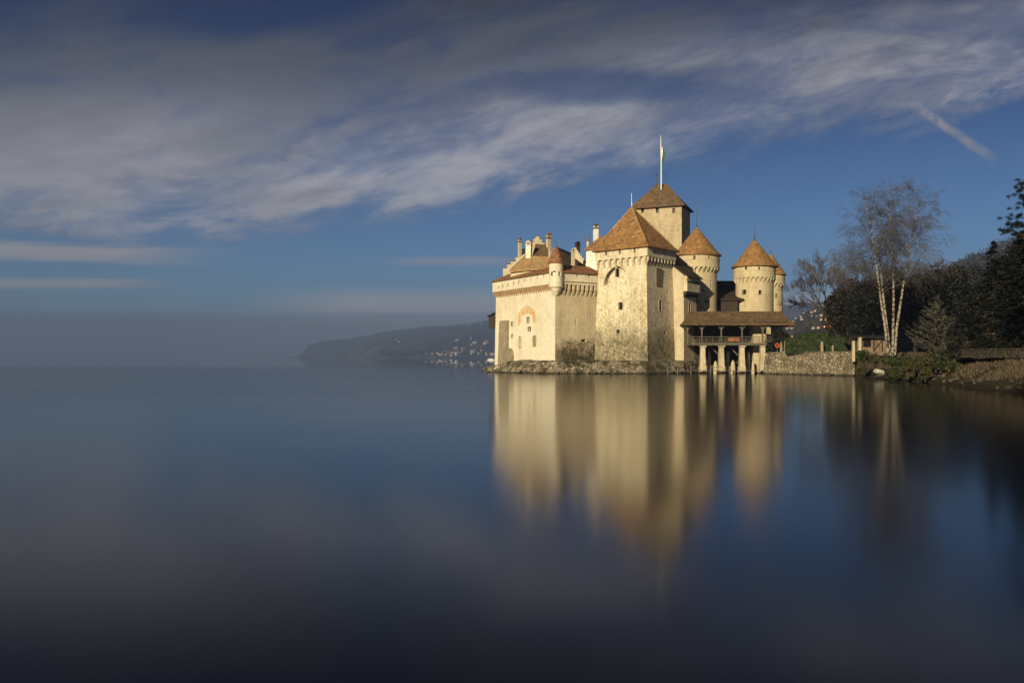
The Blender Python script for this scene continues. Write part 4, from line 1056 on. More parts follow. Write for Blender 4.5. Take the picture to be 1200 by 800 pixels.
def conifer(name, label, px, pyb, pyt, wpx, Y, mat, seed=1, whorls=26, per=8, dens=22, group=None, droop=0.25, up=0.0, leaf=0.16, low=0.06, shape=0.85, wdf=0.30, hangf=0.55):
    rnd = random.Random(seed); xx = X(px, Y); zb = Z(pyb, Y); h = Z(pyt, Y) - zb; w = wpx / 2 / FOC * Y
    t = thing(name, label, 'tree', (xx, Y, zb - 0.2), group)
    tk = MB(); tk.tube([(0, 0, -0.3), (0.03, 0.02, h * 0.5), (0, 0, h * 0.97)], [h * 0.018 + 0.06, h * 0.010 + 0.03, 0.02], 8)
    cr_ = MB()
    for k_ in range(whorls):
        f = low + (1 - low) * (k_ / (whorls - 1)) ** 0.95
        rad0 = w * (1 - f) ** shape + 0.05 * w
        for i in range(per if f < 0.8 else max(3, per - 3)):
            z0 = h * min(0.985, max(low * 0.5, f + rnd.gauss(0, 0.6 / whorls))); rad = rad0 * rnd.uniform(0.78, 1.12)
            a = rnd.uniform(0, 6.28); rl_ = rad * rnd.uniform(0.55, 1.08)
            d = Vector((math.cos(a), math.sin(a), 0)); side = Vector((-d.y, d.x, 0))
            def spine(s_): return Vector((0, 0, z0)) + d * rl_ * s_ + Vector((0, 0, rl_ * (up * s_ - droop * s_ * s_ + 0.16 * s_ ** 4)))
            tk.tube([spine(0), spine(0.5), spine(0.92)], [0.012 * h * (1 - f) + 0.015, 0.03, 0.012], 4, cap=False)
            nq = int(dens * (0.35 + rl_ / w))
            for j in range(nq):
                s_ = rnd.uniform(0.12, 1.0) ** 0.8; wd = rl_ * wdf * (1.05 - s_) + wdf * 0.5
                q = spine(s_) + side * rnd.uniform(-wd, wd) + Vector((0, 0, rnd.uniform(-hangf, 0.12) * (0.35 + wd)))
                dirv = (d + side * rnd.uniform(-1.2, 1.2) + Vector((0, 0, rnd.uniform(-1.5 * hangf, 0.3)))).normalized()
                up_ = Vector((rnd.uniform(-0.3, 0.3), rnd.uniform(-0.3, 0.3), 1)).cross(dirv).normalized()
                l_ = leaf * rnd.uniform(0.8, 1.6); w2 = leaf * rnd.uniform(0.3, 0.55)
                cr_.face([q - dirv * l_, q + up_ * w2, q + dirv * l_ * 1.1, q - up_ * w2])
    tk.build('trunk', M['bark'], t); cr_.build('crown', mat, t); return t
def grow(tk, tw, p0, d0, length, rad, depth, rnd, spread=0.55, twig_r=0.012, hang=0.0, kids=3, lvl=0, thin_lvl=2, up=0.1):
    """recursive limb: thick wood goes to tk, fine twigs to tw"""
    n_ = 4 if depth > 0 else 3; pts = [Vector(p0)]; d = Vector(d0).normalized()
    for i in range(n_):
        d = (d + Vector((rnd.gauss(0, 0.13), rnd.gauss(0, 0.13), rnd.gauss(0, 0.10) + up * 0.25 - hang * (0.25 if depth <= 1 else 0.05)))).normalized()
        pts.append(pts[-1] + d * length / n_)
    end = max(twig_r * 0.6, rad * 0.45)
    rr = [rad + (end - rad) * i / n_ for i in range(n_ + 1)]
    (tk if lvl < thin_lvl else tw).tube(pts, rr, 7 if lvl == 0 else (5 if lvl < 2 else 3), cap=False)
    if depth == 0: return
    for i in range(kids + (1 if depth > 1 else 2)):
        s_ = rnd.uniform(0.35, 1.0) if i else 1.0
        k_ = min(n_ - 1, int(s_ * n_)); base = pts[k_].lerp(pts[k_ + 1], min(1, s_ * n_ - k_))
        ax = Vector((rnd.gauss(0, 1), rnd.gauss(0, 1), rnd.gauss(0, 0.7)))
        nd = (d + ax.normalized() * spread * rnd.uniform(0.7, 1.5) * (0.5 if i == 0 else 1)).normalized()
        grow(tk, tw, base, nd, length * rnd.uniform(0.5, 0.78), max(twig_r, rr[k_] * rnd.uniform(0.5, 0.68)), depth - 1, rnd, spread, twig_r, hang, kids, lvl + 1, thin_lvl, up)
def bare_tree(name, label, px, pyb, pyt, Y, seed, depth=5, group=None, lean=(0, 0), first=0.34, spread=0.6, rad=None, kids=2, twig_r=0.022, mat=None):
    rnd = random.Random(seed); xx = X(px, Y); zb = Z(pyb, Y); h = Z(pyt, Y) - zb
    t = thing(name, label, 'tree', (xx, Y, zb - 0.3), group)
    tk, tw = MB(), MB(); r0 = rad or h * 0.025
    top = Vector((lean[0] * h, lean[1] * h, h * first))
    tk.tube([(0, 0, -0.3), top * 0.5 + Vector((0.1, 0, 0)), top], [r0 * 1.25, r0, r0 * 0.85], 9)
    for i in range(5):
        a = i * 1.2566 + rnd.uniform(-0.4, 0.4)
        d = Vector((math.cos(a) * spread + lean[0], math.sin(a) * spread, 0.75))
        grow(tk, tw, top * rnd.uniform(0.82, 1.0), d, h * (1 - first) * rnd.uniform(0.38, 0.5), r0 * 0.55, depth - 1, rnd, 0.55, twig_r, 0.0, kids, 0, 2, 0.12)
    tk.build('trunk', M['bark'], t); tw.build('crown', mat or M['twig'], t); return t

# ---- birches: four white stems from one root ------------------------------
def birch(label, path, Y, seed, side, nbr=36):
    rnd = random.Random(seed); base = at(*path[0], Y); pts = [at(px, py, Y) - base for px, py in path]
    for i, q in enumerate(pts): q.y += side * i * 0.5
    t = thing('birch_tree', label, 'tree', base, 'white birches on the bank'); H = pts[-1].z
    pts[0].z -= 0.5
    r0 = 0.18
    rr = [max(0.03, r0 * (1 - max(0, q.z) / H) ** 0.8 + 0.03) for q in pts]
    tk, tw = MB(), MB(); tk.tube(pts, rr, 8)
    for i in range(nbr):
        f = rnd.uniform(0.40, 0.99); z0 = f * H
        k_ = next((j for j in range(len(pts) - 1) if pts[j + 1].z >= z0), len(pts) - 2)
        s_ = (z0 - pts[k_].z) / max(0.01, pts[k_ + 1].z - pts[k_].z); b0 = pts[k_].lerp(pts[k_ + 1], s_)
        a = rnd.uniform(0, 6.28); d = Vector((math.cos(a), math.sin(a), rnd.uniform(0.7, 1.3)))
        ln = H * (0.155 * (1.15 - f) + 0.05) * rnd.uniform(0.8, 1.3)
        grow(tw, tw, b0, d, ln, 0.05 * (1.2 - f) + 0.015, 3, rnd, 0.6, 0.013, 0.75, 3, 1, 0, 0.02)
    tk.build('trunk', M['birch'], t); tw.build('crown', M['birchtwig'], t)
bY = 131.0
birch('white birch stem leaning furthest left, one of four from one root', [(1041, 413), (1037, 385), (1031, 350), (1026, 315), (1022, 290), (1016, 255), (1010, 230)], bY, 11, -0.3)
birch('slender white birch stem just right of the left leaning one', [(1043, 413), (1041, 390), (1037, 350), (1034, 310), (1033, 290), (1032, 262), (1030, 240)], bY + 0.5, 12, 0.5, 30)
birch('tallest and straightest white birch stem, third from the left of the clump', [(1046, 413), (1047, 390), (1048, 350), (1047, 300), (1046, 280), (1045, 248), (1047, 218)], bY - 0.3, 13, 0.2)
birch('white birch stem that bends out to the right of the clump', [(1048.5, 412), (1050, 385), (1054, 355), (1058, 325), (1063, 296), (1069, 262), (1074, 232)], bY + 0.2, 14, -0.4)

# ---- other trees -----------------------------------------------------------
bare_tree('bare_tree', 'large leafless tree with a spreading dark crown behind the hedge', 982, 392, 296, 205, 21, 6, None, (-0.16, 0), 0.30, 0.85, kids=3, twig_r=0.026)
bare_tree('bare_tree', 'leafless broad crown rising behind the birches over the dark trees', 1101, 380, 289, 190, 22, 6, None, (0, 0), 0.42, 0.9, kids=2, twig_r=0.034)
bare_tree('bare_tree', 'leafless brown tree whose fine crown shows between the two pairs of birch stems', 1018, 402, 306, 178, 23, 6, None, (0.02, 0), 0.35, 0.8, kids=2, twig_r=0.03)
bt_ = [
 ('dense dark evergreen tree behind the right end of the hedge', 994, 400, 330, 52, 168, 'brownleaf', 7000),
 ('tall brown leaved tree standing behind the birch stems', 1028, 402, 302, 76, 172, 'brownleaf', 11000),
 ('dark evergreen tree behind the small garden lodge', 1013, 406, 334, 50, 160, 'yew', 6500),
 ('brown bushy tree between the birches and the silver spruce', 1072, 410, 322, 62, 158, 'brownleaf', 8000),
 ('dark bushy evergreen behind the top of the silver spruce', 1106, 405, 312, 62, 152, 'yew', 8000),
 ('dark round topped evergreen left of the tall spruce', 1134, 405, 306, 58, 142, 'yew', 7000),
 ('tall black evergreen between the tall spruce and the right edge', 1180, 405, 284, 48, 128, 'yew', 8000),
 ('black evergreen at the far right edge behind the hanging pine boughs', 1203, 405, 272, 56, 124, 'yew', 9000),
 ('brown twiggy tree low beneath the bare crown', 1084, 400, 312, 56, 178, 'brownleaf', 7000)]
for i, (lab, px, yb, yt, w, Y, mt, n_) in enumerate(bt_):
    bush_tree('bushy_tree', lab, 'tree', px, yb, yt, w, Y, M[mt], int(n_ * 1.7), 0.22, 'bushy trees behind the garden', 40 + i, 0.12)
conifer('silver_spruce', 'small silver grey spruce with spreading tiers on the bank right of the birches', 1096, 418, 347, 80, 116, M['silver'], 5, 15, 8, 60, None, 0.08, 0.50, 0.15, 0.03, 0.70, wdf=0.15, hangf=0.25)
conifer('spruce_tree', 'tall dark spruce with a pointed top behind the low garden wall', 1164, 414, 279, 82, 112, M['spruce'], 6, 34, 9, 34, None, 0.34, 0.05, 0.20, 0.04, 0.80)
conifer('spruce_tree', 'smaller grey green spruce between the silver spruce and the tall spruce', 1133, 416, 345, 62, 108, M['spruce'], 8, 20, 9, 34, None, 0.25, 0.2, 0.17, 0.04, 0.7)
conifer('spruce_tree', 'broad black spruce at the right edge of the view', 1198, 414, 268, 84, 104, M['spruce'], 9, 32, 10, 38, None, 0.34, 0.05, 0.22, 0.03, 0.62)
conifer('spruce_tree', 'dark spruce just behind the broad spruce at the right edge', 1183, 412, 300, 80, 122, M['spruce'], 10, 28, 9, 36, None, 0.3, 0.05, 0.22, 0.03, 0.7)
# pine whose boughs hang into the view from the right
rnd = random.Random(31); pY = 78.0
base = Vector((X(1236, pY), pY, 4.0)); t = thing('pine_tree', 'dark pine reaching into the view at the upper right edge', 'tree', base)
tk, cr_ = MB(), MB(); Hp = Z(196, pY) - 4.0
tk.tube([(0, 0, -0.6), (0.1, 0, Hp * 0.5), (0, 0.1, Hp * 0.97)], [0.42, 0.30, 0.06], 9)
tg = [(1190, 236), (1186, 244), (1194, 226), (1198, 218), (1200, 232), (1204, 250), (1197, 260), (1191, 268), (1200, 272), (1208, 240), (1214, 222), (1212, 262), (1220, 212), (1228, 206), (1240, 200), (1246, 216), (1262, 232), (1275, 246), (1255, 262), (1226, 246), (1219, 276)]
for px, py in tg:
    q = at(px, py, pY) - base; q.y += rnd.uniform(-2.5, 2.5); zb = q.z - rnd.uniform(0.6, 1.8)
    tk.tube([(0, 0, max(2, zb)), Vector((q.x * 0.5, q.y * 0.5, (zb + q.z) / 2 - 0.2)), q], [0.10, 0.07, 0.03], 5)
    for c_ in range(9):
        cc = q + Vector((rnd.gauss(0, 0.42), rnd.gauss(0, 0.5), rnd.gauss(0, 0.22)))
        for j in range(46):
            d = Vector((rnd.gauss(0, 1), rnd.gauss(0, 1), rnd.gauss(0.35, 0.7))).normalized(); a = cc + d * rnd.uniform(0.02, 0.12); s_ = d.cross(Vector((rnd.gauss(0, 1), 0.2, 0.4))).normalized() * 0.028
            cr_.face([a - s_, a + s_, a + d * rnd.uniform(0.18, 0.32)])
tk.build('trunk', M['bark'], t); cr_.build('crown', M['pine'], t)

# ---- hedge, bushes, bank shrubs -------------------------------------------
def hedge(a, b_, depth, ztop, zbase, seed, label, n):
    rnd = random.Random(seed); A, B_ = Vector(a), Vector(b_); tv = (B_ - A); L = tv.length; tv.normalize(); nv = Vector((tv.y, -tv.x))
    mb = MB(); core = MB()
    for i in range(n):
        s_, e_, z = rnd.random() * L, rnd.random() * depth, zbase + rnd.random() ** 0.8 * (ztop - zbase)
        k_ = rnd.random()
        if k_ < 0.45: e_ = depth + rnd.gauss(0, 0.08); nrm = Vector((nv.x, nv.y, 0.2))
        elif k_ < 0.75: z = ztop + rnd.gauss(0, 0.10) + 0.15 * mnoise.noise(Vector((s_ * 0.5, 3, seed))); nrm = Vector((0, 0, 1))
        else: nrm = Vector((rnd.gauss(0, 1), rnd.gauss(0, 1), 0.3)); s_ = min(L, max(0, s_ if k_ < .9 else (rnd.choice((0, L)) + rnd.gauss(0, 0.08))))
        q = A + tv * s_ + nv * e_
        leafquad(mb, Vector((q.x, q.y, z)), 0.16, rnd, nrm)
    o = mb.build('hedge', M['hedge']); return tag(o, label, 'hedge', 'clipped hedge sections behind the wall')
hY = 160
hedge((X(924, 163), 163.5), (X(946, 161), 161.5), 1.6, Z(396.5, 162), 4.0, 1, 'lower left section of the green clipped hedge by the bush', 3600)
hedge((X(945, 160.5), 162.0), (X(977, 158), 159.5), 2.2, Z(391.0, 160), 4.0, 2, 'tallest middle section of the green clipped hedge', 6000)
hedge((X(977, 158), 159.2), (X(998, 156), 157.0), 1.8, Z(396, 157.5), 4.0, 3, 'right section of the green clipped hedge by the pale gate pillar', 3800)
bush_tree('bush', 'dark green bush at the right end of the covered gallery', 'bush', 912, 412, 381, 30, 171.5, M['yew'], 7500, 0.19, None, 61, 0.05, lobes=12)
sh = [(1012, 424, 408, 18), (1026, 425, 411, 20), (1041, 427, 411, 18), (1056, 428, 409, 22), (1072, 429, 409, 22), (1087, 430, 410, 22), (1102, 432, 411, 20), (1118, 436, 418, 20), (1064, 440, 424, 18), (1046, 442, 430, 14), (1008, 438, 424, 14), (1084, 442, 428, 16)]
shl = ['leftmost olive shrub by the pale gate pillar', 'olive shrub below the lodge window', 'olive shrub at the foot of the birch stems', 'olive shrub right of the birch stems', 'olive shrub left of the silver spruce', 'olive shrub under the silver spruce tiers', 'olive shrub at the right foot of the silver spruce', 'olive shrub at the left end of the low garden wall', 'lower shrub on the bank below the birches, near the middle of the slope', 'low shrub close to the water beside the pale boulder', 'low shrub where the retaining wall ends', 'low shrub on the bank below the silver spruce']
for i, (px, yb, yt, w) in enumerate(sh):
    Y = interp(px, [(1005, 137), (1040, 127), (1080, 114), (1120, 104)]) - (3 if yb > 436 else 0)
    bush_tree('shrub', shl[i], 'shrub', px, yb, yt, w, Y, M['shrub'] if i % 3 else M['hedge'], 900, 0.15, 'shrubs on the garden bank', 80 + i, 0.02, lobes=8)
# dry stems and ivy that cover the bank: nobody could count them
gs = MB(); rnd = random.Random(77)
for i in range(26000):
    yy = rnd.uniform(74, 149) if i % 3 else rnd.uniform(74, 110); of = rnd.uniform(0.9, 7.5); xx = shore_x(yy) + of; zz = ground_z(xx, yy)
    if mnoise.noise(Vector((xx * 0.35, yy * 0.35, 2))) < rnd.uniform(-0.5, 0.25): continue
    hh = rnd.uniform(0.12, 0.5); d = Vector((rnd.gauss(0, 0.35), rnd.gauss(0, 0.35), 1)) * hh; w = Vector((rnd.gauss(0, 1), rnd.gauss(0, 1), 0)).normalized() * rnd.uniform(0.02, 0.07)
    q = Vector((xx, yy, zz - 0.03)); gs.face([q - w, q + w, q + d + w * 0.3, q + d - w * 0.5])
tag(gs.build('ground_cover', M['drygrass']), 'dry brown stems and ivy covering the garden bank', 'ground cover', None, 'stuff')
# creepers at the foot of the buff return wall
def creeper(px0, px1, py0, py1, n_, seed, label, mat):
    rnd = random.Random(seed); mb = MB()
    for i in range(n_):
        px, py = rnd.uniform(px0, px1), py1 - (py1 - py0) * rnd.random() ** 1.6
        if mnoise.noise(Vector((px * 0.25, py * 0.25, seed))) < rnd.uniform(-0.6, 0.2): continue
        q = fr.hit(px, py) + fr.n * rnd.uniform(0.27, 0.6); leafquad(mb, q, 0.13, rnd, fr.n)
    st = MB()
    for k_ in range(5):
        px = px0 + (px1 - px0) * (k_ + 0.5) / 5; pts = [fr.hit(px + rnd.uniform(-1, 1) * j, py1 + 4 - (py1 + 4 - py0) * j / 4) + fr.n * 0.36 for j in range(5)]; st.tube([p_ + fr.t * rnd.gauss(0, 0.35) for p_ in pts], [0.035, 0.03, 0.025, 0.02, 0.01], 5)
    t = tag(mb.build('creeper', mat), label, 'creeper'); s2 = st.build('stem', M['twig']); s2.parent = t
creeper(656, 682, 398, 420, 900, 5, 'brown withered creeper at the foot of the buff return wall', M['drygrass'])
creeper(683, 700, 396, 421, 450, 6, 'thin bare climber beside the dark doorway in the buff wall', M['twig'])
for px, Y, s_, lab in [(688, 172.2, 1.3, 'low green bush on the rock in front of the buff wall'), (672, 172.3, 1.0, 'small green bush on the castle rock left of the larger one')]:
    rnd = random.Random(int(px)); t = thing('bush', lab, 'bush', (X(px, Y), Y, 1.3)); mb = MB(); bush_crown(mb, (0, 0, 0.4), 2.2 * s_, 0.9, 1.0 * s_, 900, 0.12, rnd, 8); mb.build('foliage', M['shrub'], t)
    tk = MB(); tk.tube([(0, 0, -0.4), (0.05, 0, 0.5)], [0.06, 0.03], 5); tk.build('stem', M['bark'], t)

# ---- wood on the hillside --------------------------------------------------
fw = MB(); rnd = random.Random(90)
for i in range(1700):
    px = rnd.uniform(985, 1330) if i > 160 else rnd.uniform(905, 990); Y = 430 + 815 * rnd.random() ** 1.1
    z = hill_h(px, Y); c = Vector((X(px, Y), Y, z)); h = rnd.uniform(11, 21) * (1 if i > 160 else 0.35); w = h * rnd.uniform(0.24, 0.38)
    if rnd.random() < 0.35:
        for j in range(26):
            f = rnd.random(); a = rnd.uniform(0, 6.28); r_ = w * 0.75 * (1 - f); leafquad(fw, c + Vector((math.cos(a) * r_, math.sin(a) * r_, h * (0.1 + f * 1.0))), min(1.5, h * 0.1) * (1.15 - f), rnd, Vector((math.cos(a), math.sin(a), 0.3)))
    else:
        for j in range(30):
            d = Vector((rnd.gauss(0, 1), rnd.gauss(0, 1), rnd.gauss(0, 1))).normalized() * rnd.uniform(0.5, 1); leafquad(fw, c + Vector((d.x * w, d.y * w, h * 0.6 + d.z * h * 0.42)), min(1.5, h * 0.1), rnd, d)
tag(fw.build('hillside_wood', m_leaf('winter wood', (0.010, 0.010, 0.006), (0.034, 0.026, 0.016), 0.02)), 'dark winter wood covering the hillside on the right', 'wood', None, 'stuff')

# ---------------------------------------------------------------- garden walls and small structures
rw = thing('retaining_wall', 'long pale rubble stone retaining wall along the water right of the gallery', 'wall', (55, 158, 0), world_children=True)
q = MB(); vs = []; A, B_ = Vector((50.4, 169.6)), Vector((60.0, 148.6)); N_ = 60
tv = (B_ - A).normalized(); nv = Vector((tv.y, -tv.x))
if nv.x > 0: nv = -nv
lv = [(-1.2, 0.75), (0.3, 0.55), (0.9, 0.42), (1.6, 0.36), (2.3, 0.3), (3.0, 0.22), (3.7, 0.15), (4.12, 0.1)]
for z, o_ in lv:
    for i in range(N_ + 1):
        w_ = A.lerp(B_, i / N_); nz = mnoise.noise(Vector((w_.x * 1.2, w_.y * 1.2, z * 1.5))) * 0.12 + mnoise.noise(Vector((w_.x * 3, w_.y * 3, z * 3))) * 0.06
        vs.append((w_.x + nv.x * (o_ + nz), w_.y + nv.y * (o_ + nz), z + (mnoise.noise(Vector((w_.x, w_.y, 9))) * 0.12 if z > 4 else 0)))
fs = [(i * (N_ + 1) + j, i * (N_ + 1) + j + 1, (i + 1) * (N_ + 1) + j + 1, (i + 1) * (N_ + 1) + j) for i in range(len(lv) - 1) for j in range(N_)]
q.mesh(vs, fs)
tb_ = [vs[(len(lv) - 1) * (N_ + 1) + j] for j in range(N_ + 1)]
q.mesh(tb_ + [(a[0] - nv.x * 1.2, a[1] - nv.y * 1.2, a[2]) for a in tb_], [(j, j + 1, N_ + 2 + j, N_ + 1 + j) for j in range(N_)])
q.build('face', M['wall_stone'], rw)
cpn = MB()
for i in range(0, 26):
    a, b_ = A.lerp(B_, i / 26), A.lerp(B_, (i + 0.93) / 26); zz = 4.16 + rnd.uniform(0, 0.1)
    cpn.beam((a.x - nv.x * 0.2, a.y - nv.y * 0.2, zz), (b_.x - nv.x * 0.2, b_.y - nv.y * 0.2, zz + rnd.uniform(-0.03, 0.03)), 0.75, rnd.uniform(0.16, 0.30))
cpn.build('coping', M['wall_stone'], rw)
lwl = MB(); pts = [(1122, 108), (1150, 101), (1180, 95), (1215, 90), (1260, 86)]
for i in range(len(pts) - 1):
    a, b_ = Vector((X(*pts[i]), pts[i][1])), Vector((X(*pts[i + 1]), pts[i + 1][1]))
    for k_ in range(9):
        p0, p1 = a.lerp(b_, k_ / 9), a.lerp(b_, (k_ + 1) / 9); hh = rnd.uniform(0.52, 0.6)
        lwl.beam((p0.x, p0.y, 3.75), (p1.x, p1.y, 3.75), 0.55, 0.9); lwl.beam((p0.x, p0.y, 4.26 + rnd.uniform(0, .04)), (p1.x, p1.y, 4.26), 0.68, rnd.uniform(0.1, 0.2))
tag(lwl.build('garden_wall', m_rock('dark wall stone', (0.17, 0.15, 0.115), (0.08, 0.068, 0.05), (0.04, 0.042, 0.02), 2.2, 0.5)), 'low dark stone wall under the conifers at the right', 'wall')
# garden lodge
ld = thing('garden_lodge', 'small lodge with dark flat roof and pinkish timbered wall behind the birches', 'lodge', (X(1020, 148), 148, 4.0), world_children=True)
a0, a1 = X(1005, 147), X(1039, 147)
q = MB(); q.prism([(a0, 147), (a1, 147), (a1 + 0.6, 151), (a0 + 0.6, 151)], 3.6, Z(396, 147)); lw_ = q.build('wall', m_simple('pink plaster', (0.20, 0.14, 0.09), 0.35, 1.0), ld)
q = MB(); q.slab([(a0 - 1.6, 146.2, Z(393.8, 147)), (a1 + 1.0, 146.2, Z(394.6, 147)), (a1 + 1.4, 152, Z(391.5, 147)), (a0 - 1.0, 152, Z(391.2, 147))], 0.35); q.build('roof', m_simple('dark felt roof', (0.016, 0.014, 0.012), 0.3, 1.0), ld)
q = MB(); q.box((X(1016, 147), 146.97, Z(406.5, 147)), 1.3, 0.1, 1.55); q.build('window', M['dark'], ld)
for a, b_, c_, d_ in [(1024, 411, 1034, 398), (1024, 398, 1024, 412), (1034, 398, 1034, 412)]:
    q = MB(); p0, p1 = at(a, b_, 146.93), at(c_, d_, 146.93); q.beam(p0, p1, 0.16, 0.12); q.build('timber', M['timber_dark'], ld)
for px, lab in ((1000, 'pale square stone pillar at the end of the retaining wall'), (1007.5, 'pale stone pillar close to the lodge wall, right of the wall end')):
    q = MB(); Y = 147.6 if px < 1005 else 146.2; zb = 2.6 if px < 1005 else 4.0
    q.box((0, 0, 0), 0.42, 0.42, Z(396.5, Y) - zb); q.box((0, 0, Z(396.5, Y) - zb + 0.003), 0.58, 0.58, 0.18); o = q.build('gate_pillar', M['trim']); o.location = (X(px, Y), Y, zb); tag(o, lab, 'pillar', 'pale gate pillars')
for px, pyt, Y, w, lab in [(963.3, 399.5, 156.5, 0.7, 'weathered stone statue plinth in front of the hedge middle'), (920.5, 397.5, 168, 0.8, 'tall weathered stone beside the bush at the gallery end'), (915.5, 400, 169, 0.7, 'rounded grey stone left of the tall weathered stone'), (976, 404, 156, 0.5, 'low stone post in front of the right part of the hedge')]:
    q = MB(); h = Z(pyt, Y) - 3.9; q.lathe((0, 0), [(w * 0.62, 0), (w * 0.6, h * 0.18), (w * 0.42, h * 0.22), (w * 0.36, h * 0.7), (w * 0.42, h * 0.76), (w * 0.2, h * 0.92), (w * 0.06, h)], 9)
    o = q.build('stone_post', M['grey_stone']); o.location = (X(px, Y), Y, 3.9); tag(o, lab, 'stone post', 'old stones along the retaining wall')
lb = thing('lifebuoy_post', 'small orange red lifebuoy on a short post at the gallery end of the wall', 'lifebuoy', (X(911, 168.6), 168.6, 4.1))
q = MB(); q.box((0, 0.1, -0.2), 0.1, 0.1, 1.9); q.build('post', M['timber'], lb)
q = MB(); ring = [(0.36 * math.cos(a * math.pi / 10), 0, 1.55 + 0.36 * math.sin(a * math.pi / 10)) for a in range(21)]; q.tube(ring, [0.11] * 21, 8, cap=False); q.build('ring', m_simple('orange red plastic', (0.62, 0.10, 0.02), 0.1, 2, 0.5), lb)

# road works above the garden: barrier rail and a small yellow digger
M['redpaint'] = m_simple('red paint', (0.50, 0.03, 0.02), 0.1, 2); M['whitepaint'] = m_simple('white paint', (0.8, 0.8, 0.78), 0.05, 2); M['yellow'] = m_simple('yellow machine paint', (0.62, 0.36, 0.02), 0.1, 2, 0.5)
for i, (px, lab) in enumerate([(967.5, 'red and white barrier board left of the yellow digger'), (974.5, 'red and white barrier board in front of the yellow digger'), (981.5, 'red and white barrier board right of the yellow digger')]):
    Y = 212; zb = Z(386.5, Y); t = thing('barrier', lab, 'barrier', (X(px, Y), Y, zb), 'road work barriers')
    q = MB()
    for j in range(5):
        q.cur = j % 2; a = -0.75 + j * 0.3; q.mesh([(a, 0, 0.65), (a + 0.3, 0, 0.65), (a + 0.42, 0, 1.15), (a + 0.12, 0, 1.15), (a, 0.08, 0.65), (a + 0.3, 0.08, 0.65), (a + 0.42, 0.08, 1.15), (a + 0.12, 0.08, 1.15)], [(0, 1, 2, 3), (7, 6, 5, 4), (3, 2, 6, 7), (4, 5, 1, 0), (0, 3, 7, 4), (1, 5, 6, 2)])
    q.build('board', [M['redpaint'], M['whitepaint']], t)
    for s_ in (-0.6, 0.65): q = MB(); q.beam((s_, 0.1, -0.9), (s_, 0.1, 1.0), 0.08); q.build('leg', M['metal'], t)
Y = 216; dg_ = thing('digger', 'small yellow digger with raised arm behind the red and white barriers', 'digger', (X(975, Y), Y, Z(387, Y) - 0.4))
q = MB(); 
for s_ in (-0.75, 0.75): q.prism([(s_ * 0.25 - 1.3, s_ - 0.22), (1.3, s_ - 0.22), (1.3, s_ + 0.22), (-1.3, s_ + 0.22)], 0, 0.62)
q.build('tracks', M['metal'], dg_)
q = MB(); q.box((0.2, 0, 0.65), 2.0, 1.6, 0.75); q.box((0.9, 0, 1.401), 0.9, 1.5, 0.35); q.build('body', M['yellow'], dg_)
cb = MB(); cb.box((-0.35, -0.2, 1.403), 1.0, 1.1, 1.2); cb.box((-0.35, -0.2, 2.605), 1.1, 1.2, 0.1); cb.build('cab', M['dark'], dg_)
q = MB(); q.beam((-0.7, 0.5, 1.2), (-1.6, 0.5, 3.4), 0.28, 0.34); q.beam((-1.6, 0.5, 3.4), (-0.2, 0.5, 3.9), 0.26, 0.3); q.beam((-0.2, 0.5, 3.9), (1.9, 0.5, 2.5), 0.22, 0.28); q.build('arm', M['yellow'], dg_)
q = MB(); q.prism([(1.6, 0.2), (2.2, 0.2), (2.3, 0.8), (1.6, 0.8)], 1.9, 2.5); q.build('bucket', M['metal'], dg_)

# ---------------------------------------------------------------- far towns
M['hwall'] = m_simple('pale house wall', (0.50, 0.47, 0.42), 0.1, 0.2, coord='object'); M['hwall2'] = m_simple('ochre house wall', (0.62, 0.44, 0.22), 0.1, 0.2, coord='object'); M['hwall3'] = m_simple('grey house wall', (0.40, 0.38, 0.36), 0.1, 0.2, coord='object')
M['hroof'] = m_simple('far red roof', (0.20, 0.10, 0.06), 0.2, 0.3, coord='object'); M['hroof2'] = m_simple('far slate roof', (0.09, 0.085, 0.085), 0.2, 0.3, coord='object')
def house_mesh(w, d, h, rh, wm, rm):
    q = MB(); q.cur = 0; q.box((0, 0, -4), w, d, h + 4)
    q.mesh([(-w / 2, -d / 2 + .01, h), (-w / 2, d / 2 - .01, h), (-w / 2 + 0.0, 0, h + rh)], [(0, 1, 2)]); q.mesh([(w / 2, -d / 2 + .01, h), (w / 2, d / 2 - .01, h), (w / 2, 0, h + rh)], [(2, 1, 0)])
    q.cur = 1; q.slab([(-w / 2 - .5, -d / 2 - .6, h - .1), (w / 2 + .5, -d / 2 - .6, h - .1), (w / 2 + .5, 0, h + rh + .3), (-w / 2 - .5, 0, h + rh + .3)], 0.3); q.slab([(w / 2 + .5, d / 2 + .6, h - .1), (-w / 2 - .5, d / 2 + .6, h - .1), (-w / 2 - .5, 0, h + rh + .31), (w / 2 + .5, 0, h + rh + .31)], 0.3)
    q.cur = 2
    for fl_ in range(max(1, int(h / 3))):
        for k_ in range(int(w / 3)): q.box((-w / 2 + 1.5 + k_ * 3, -d / 2 - 0.02, 1.0 + fl_ * 3), 1.1, 0.1, 1.4)
    o = q.build('house', [wm, rm, M['dark']]); me = o.data; bpy.data.objects.remove(o); return me
HM = [house_mesh(14, 10, 9, 4, M['hwall'], M['hroof']), house_mesh(20, 12, 12, 4, M['hwall'], M['hroof2']), house_mesh(16, 11, 9, 4, M['hwall2'], M['hroof']), house_mesh(12, 10, 7, 4, M['hwall3'], M['hroof']), house_mesh(26, 12, 15, 3, M['hwall'], M['hroof2'])]
rnd = random.Random(15)
def far_house(px, Y, z, s_, k_, lab, grp):
    o = bpy.data.objects.new('house', HM[k_]); COL.objects.link(o); o.location = (X(px, Y), Y, z); o.scale = (s_,) * 3; o.rotation_euler = (0, 0, rnd.uniform(-0.9, 0.5)); tag(o, lab, 'house', grp)
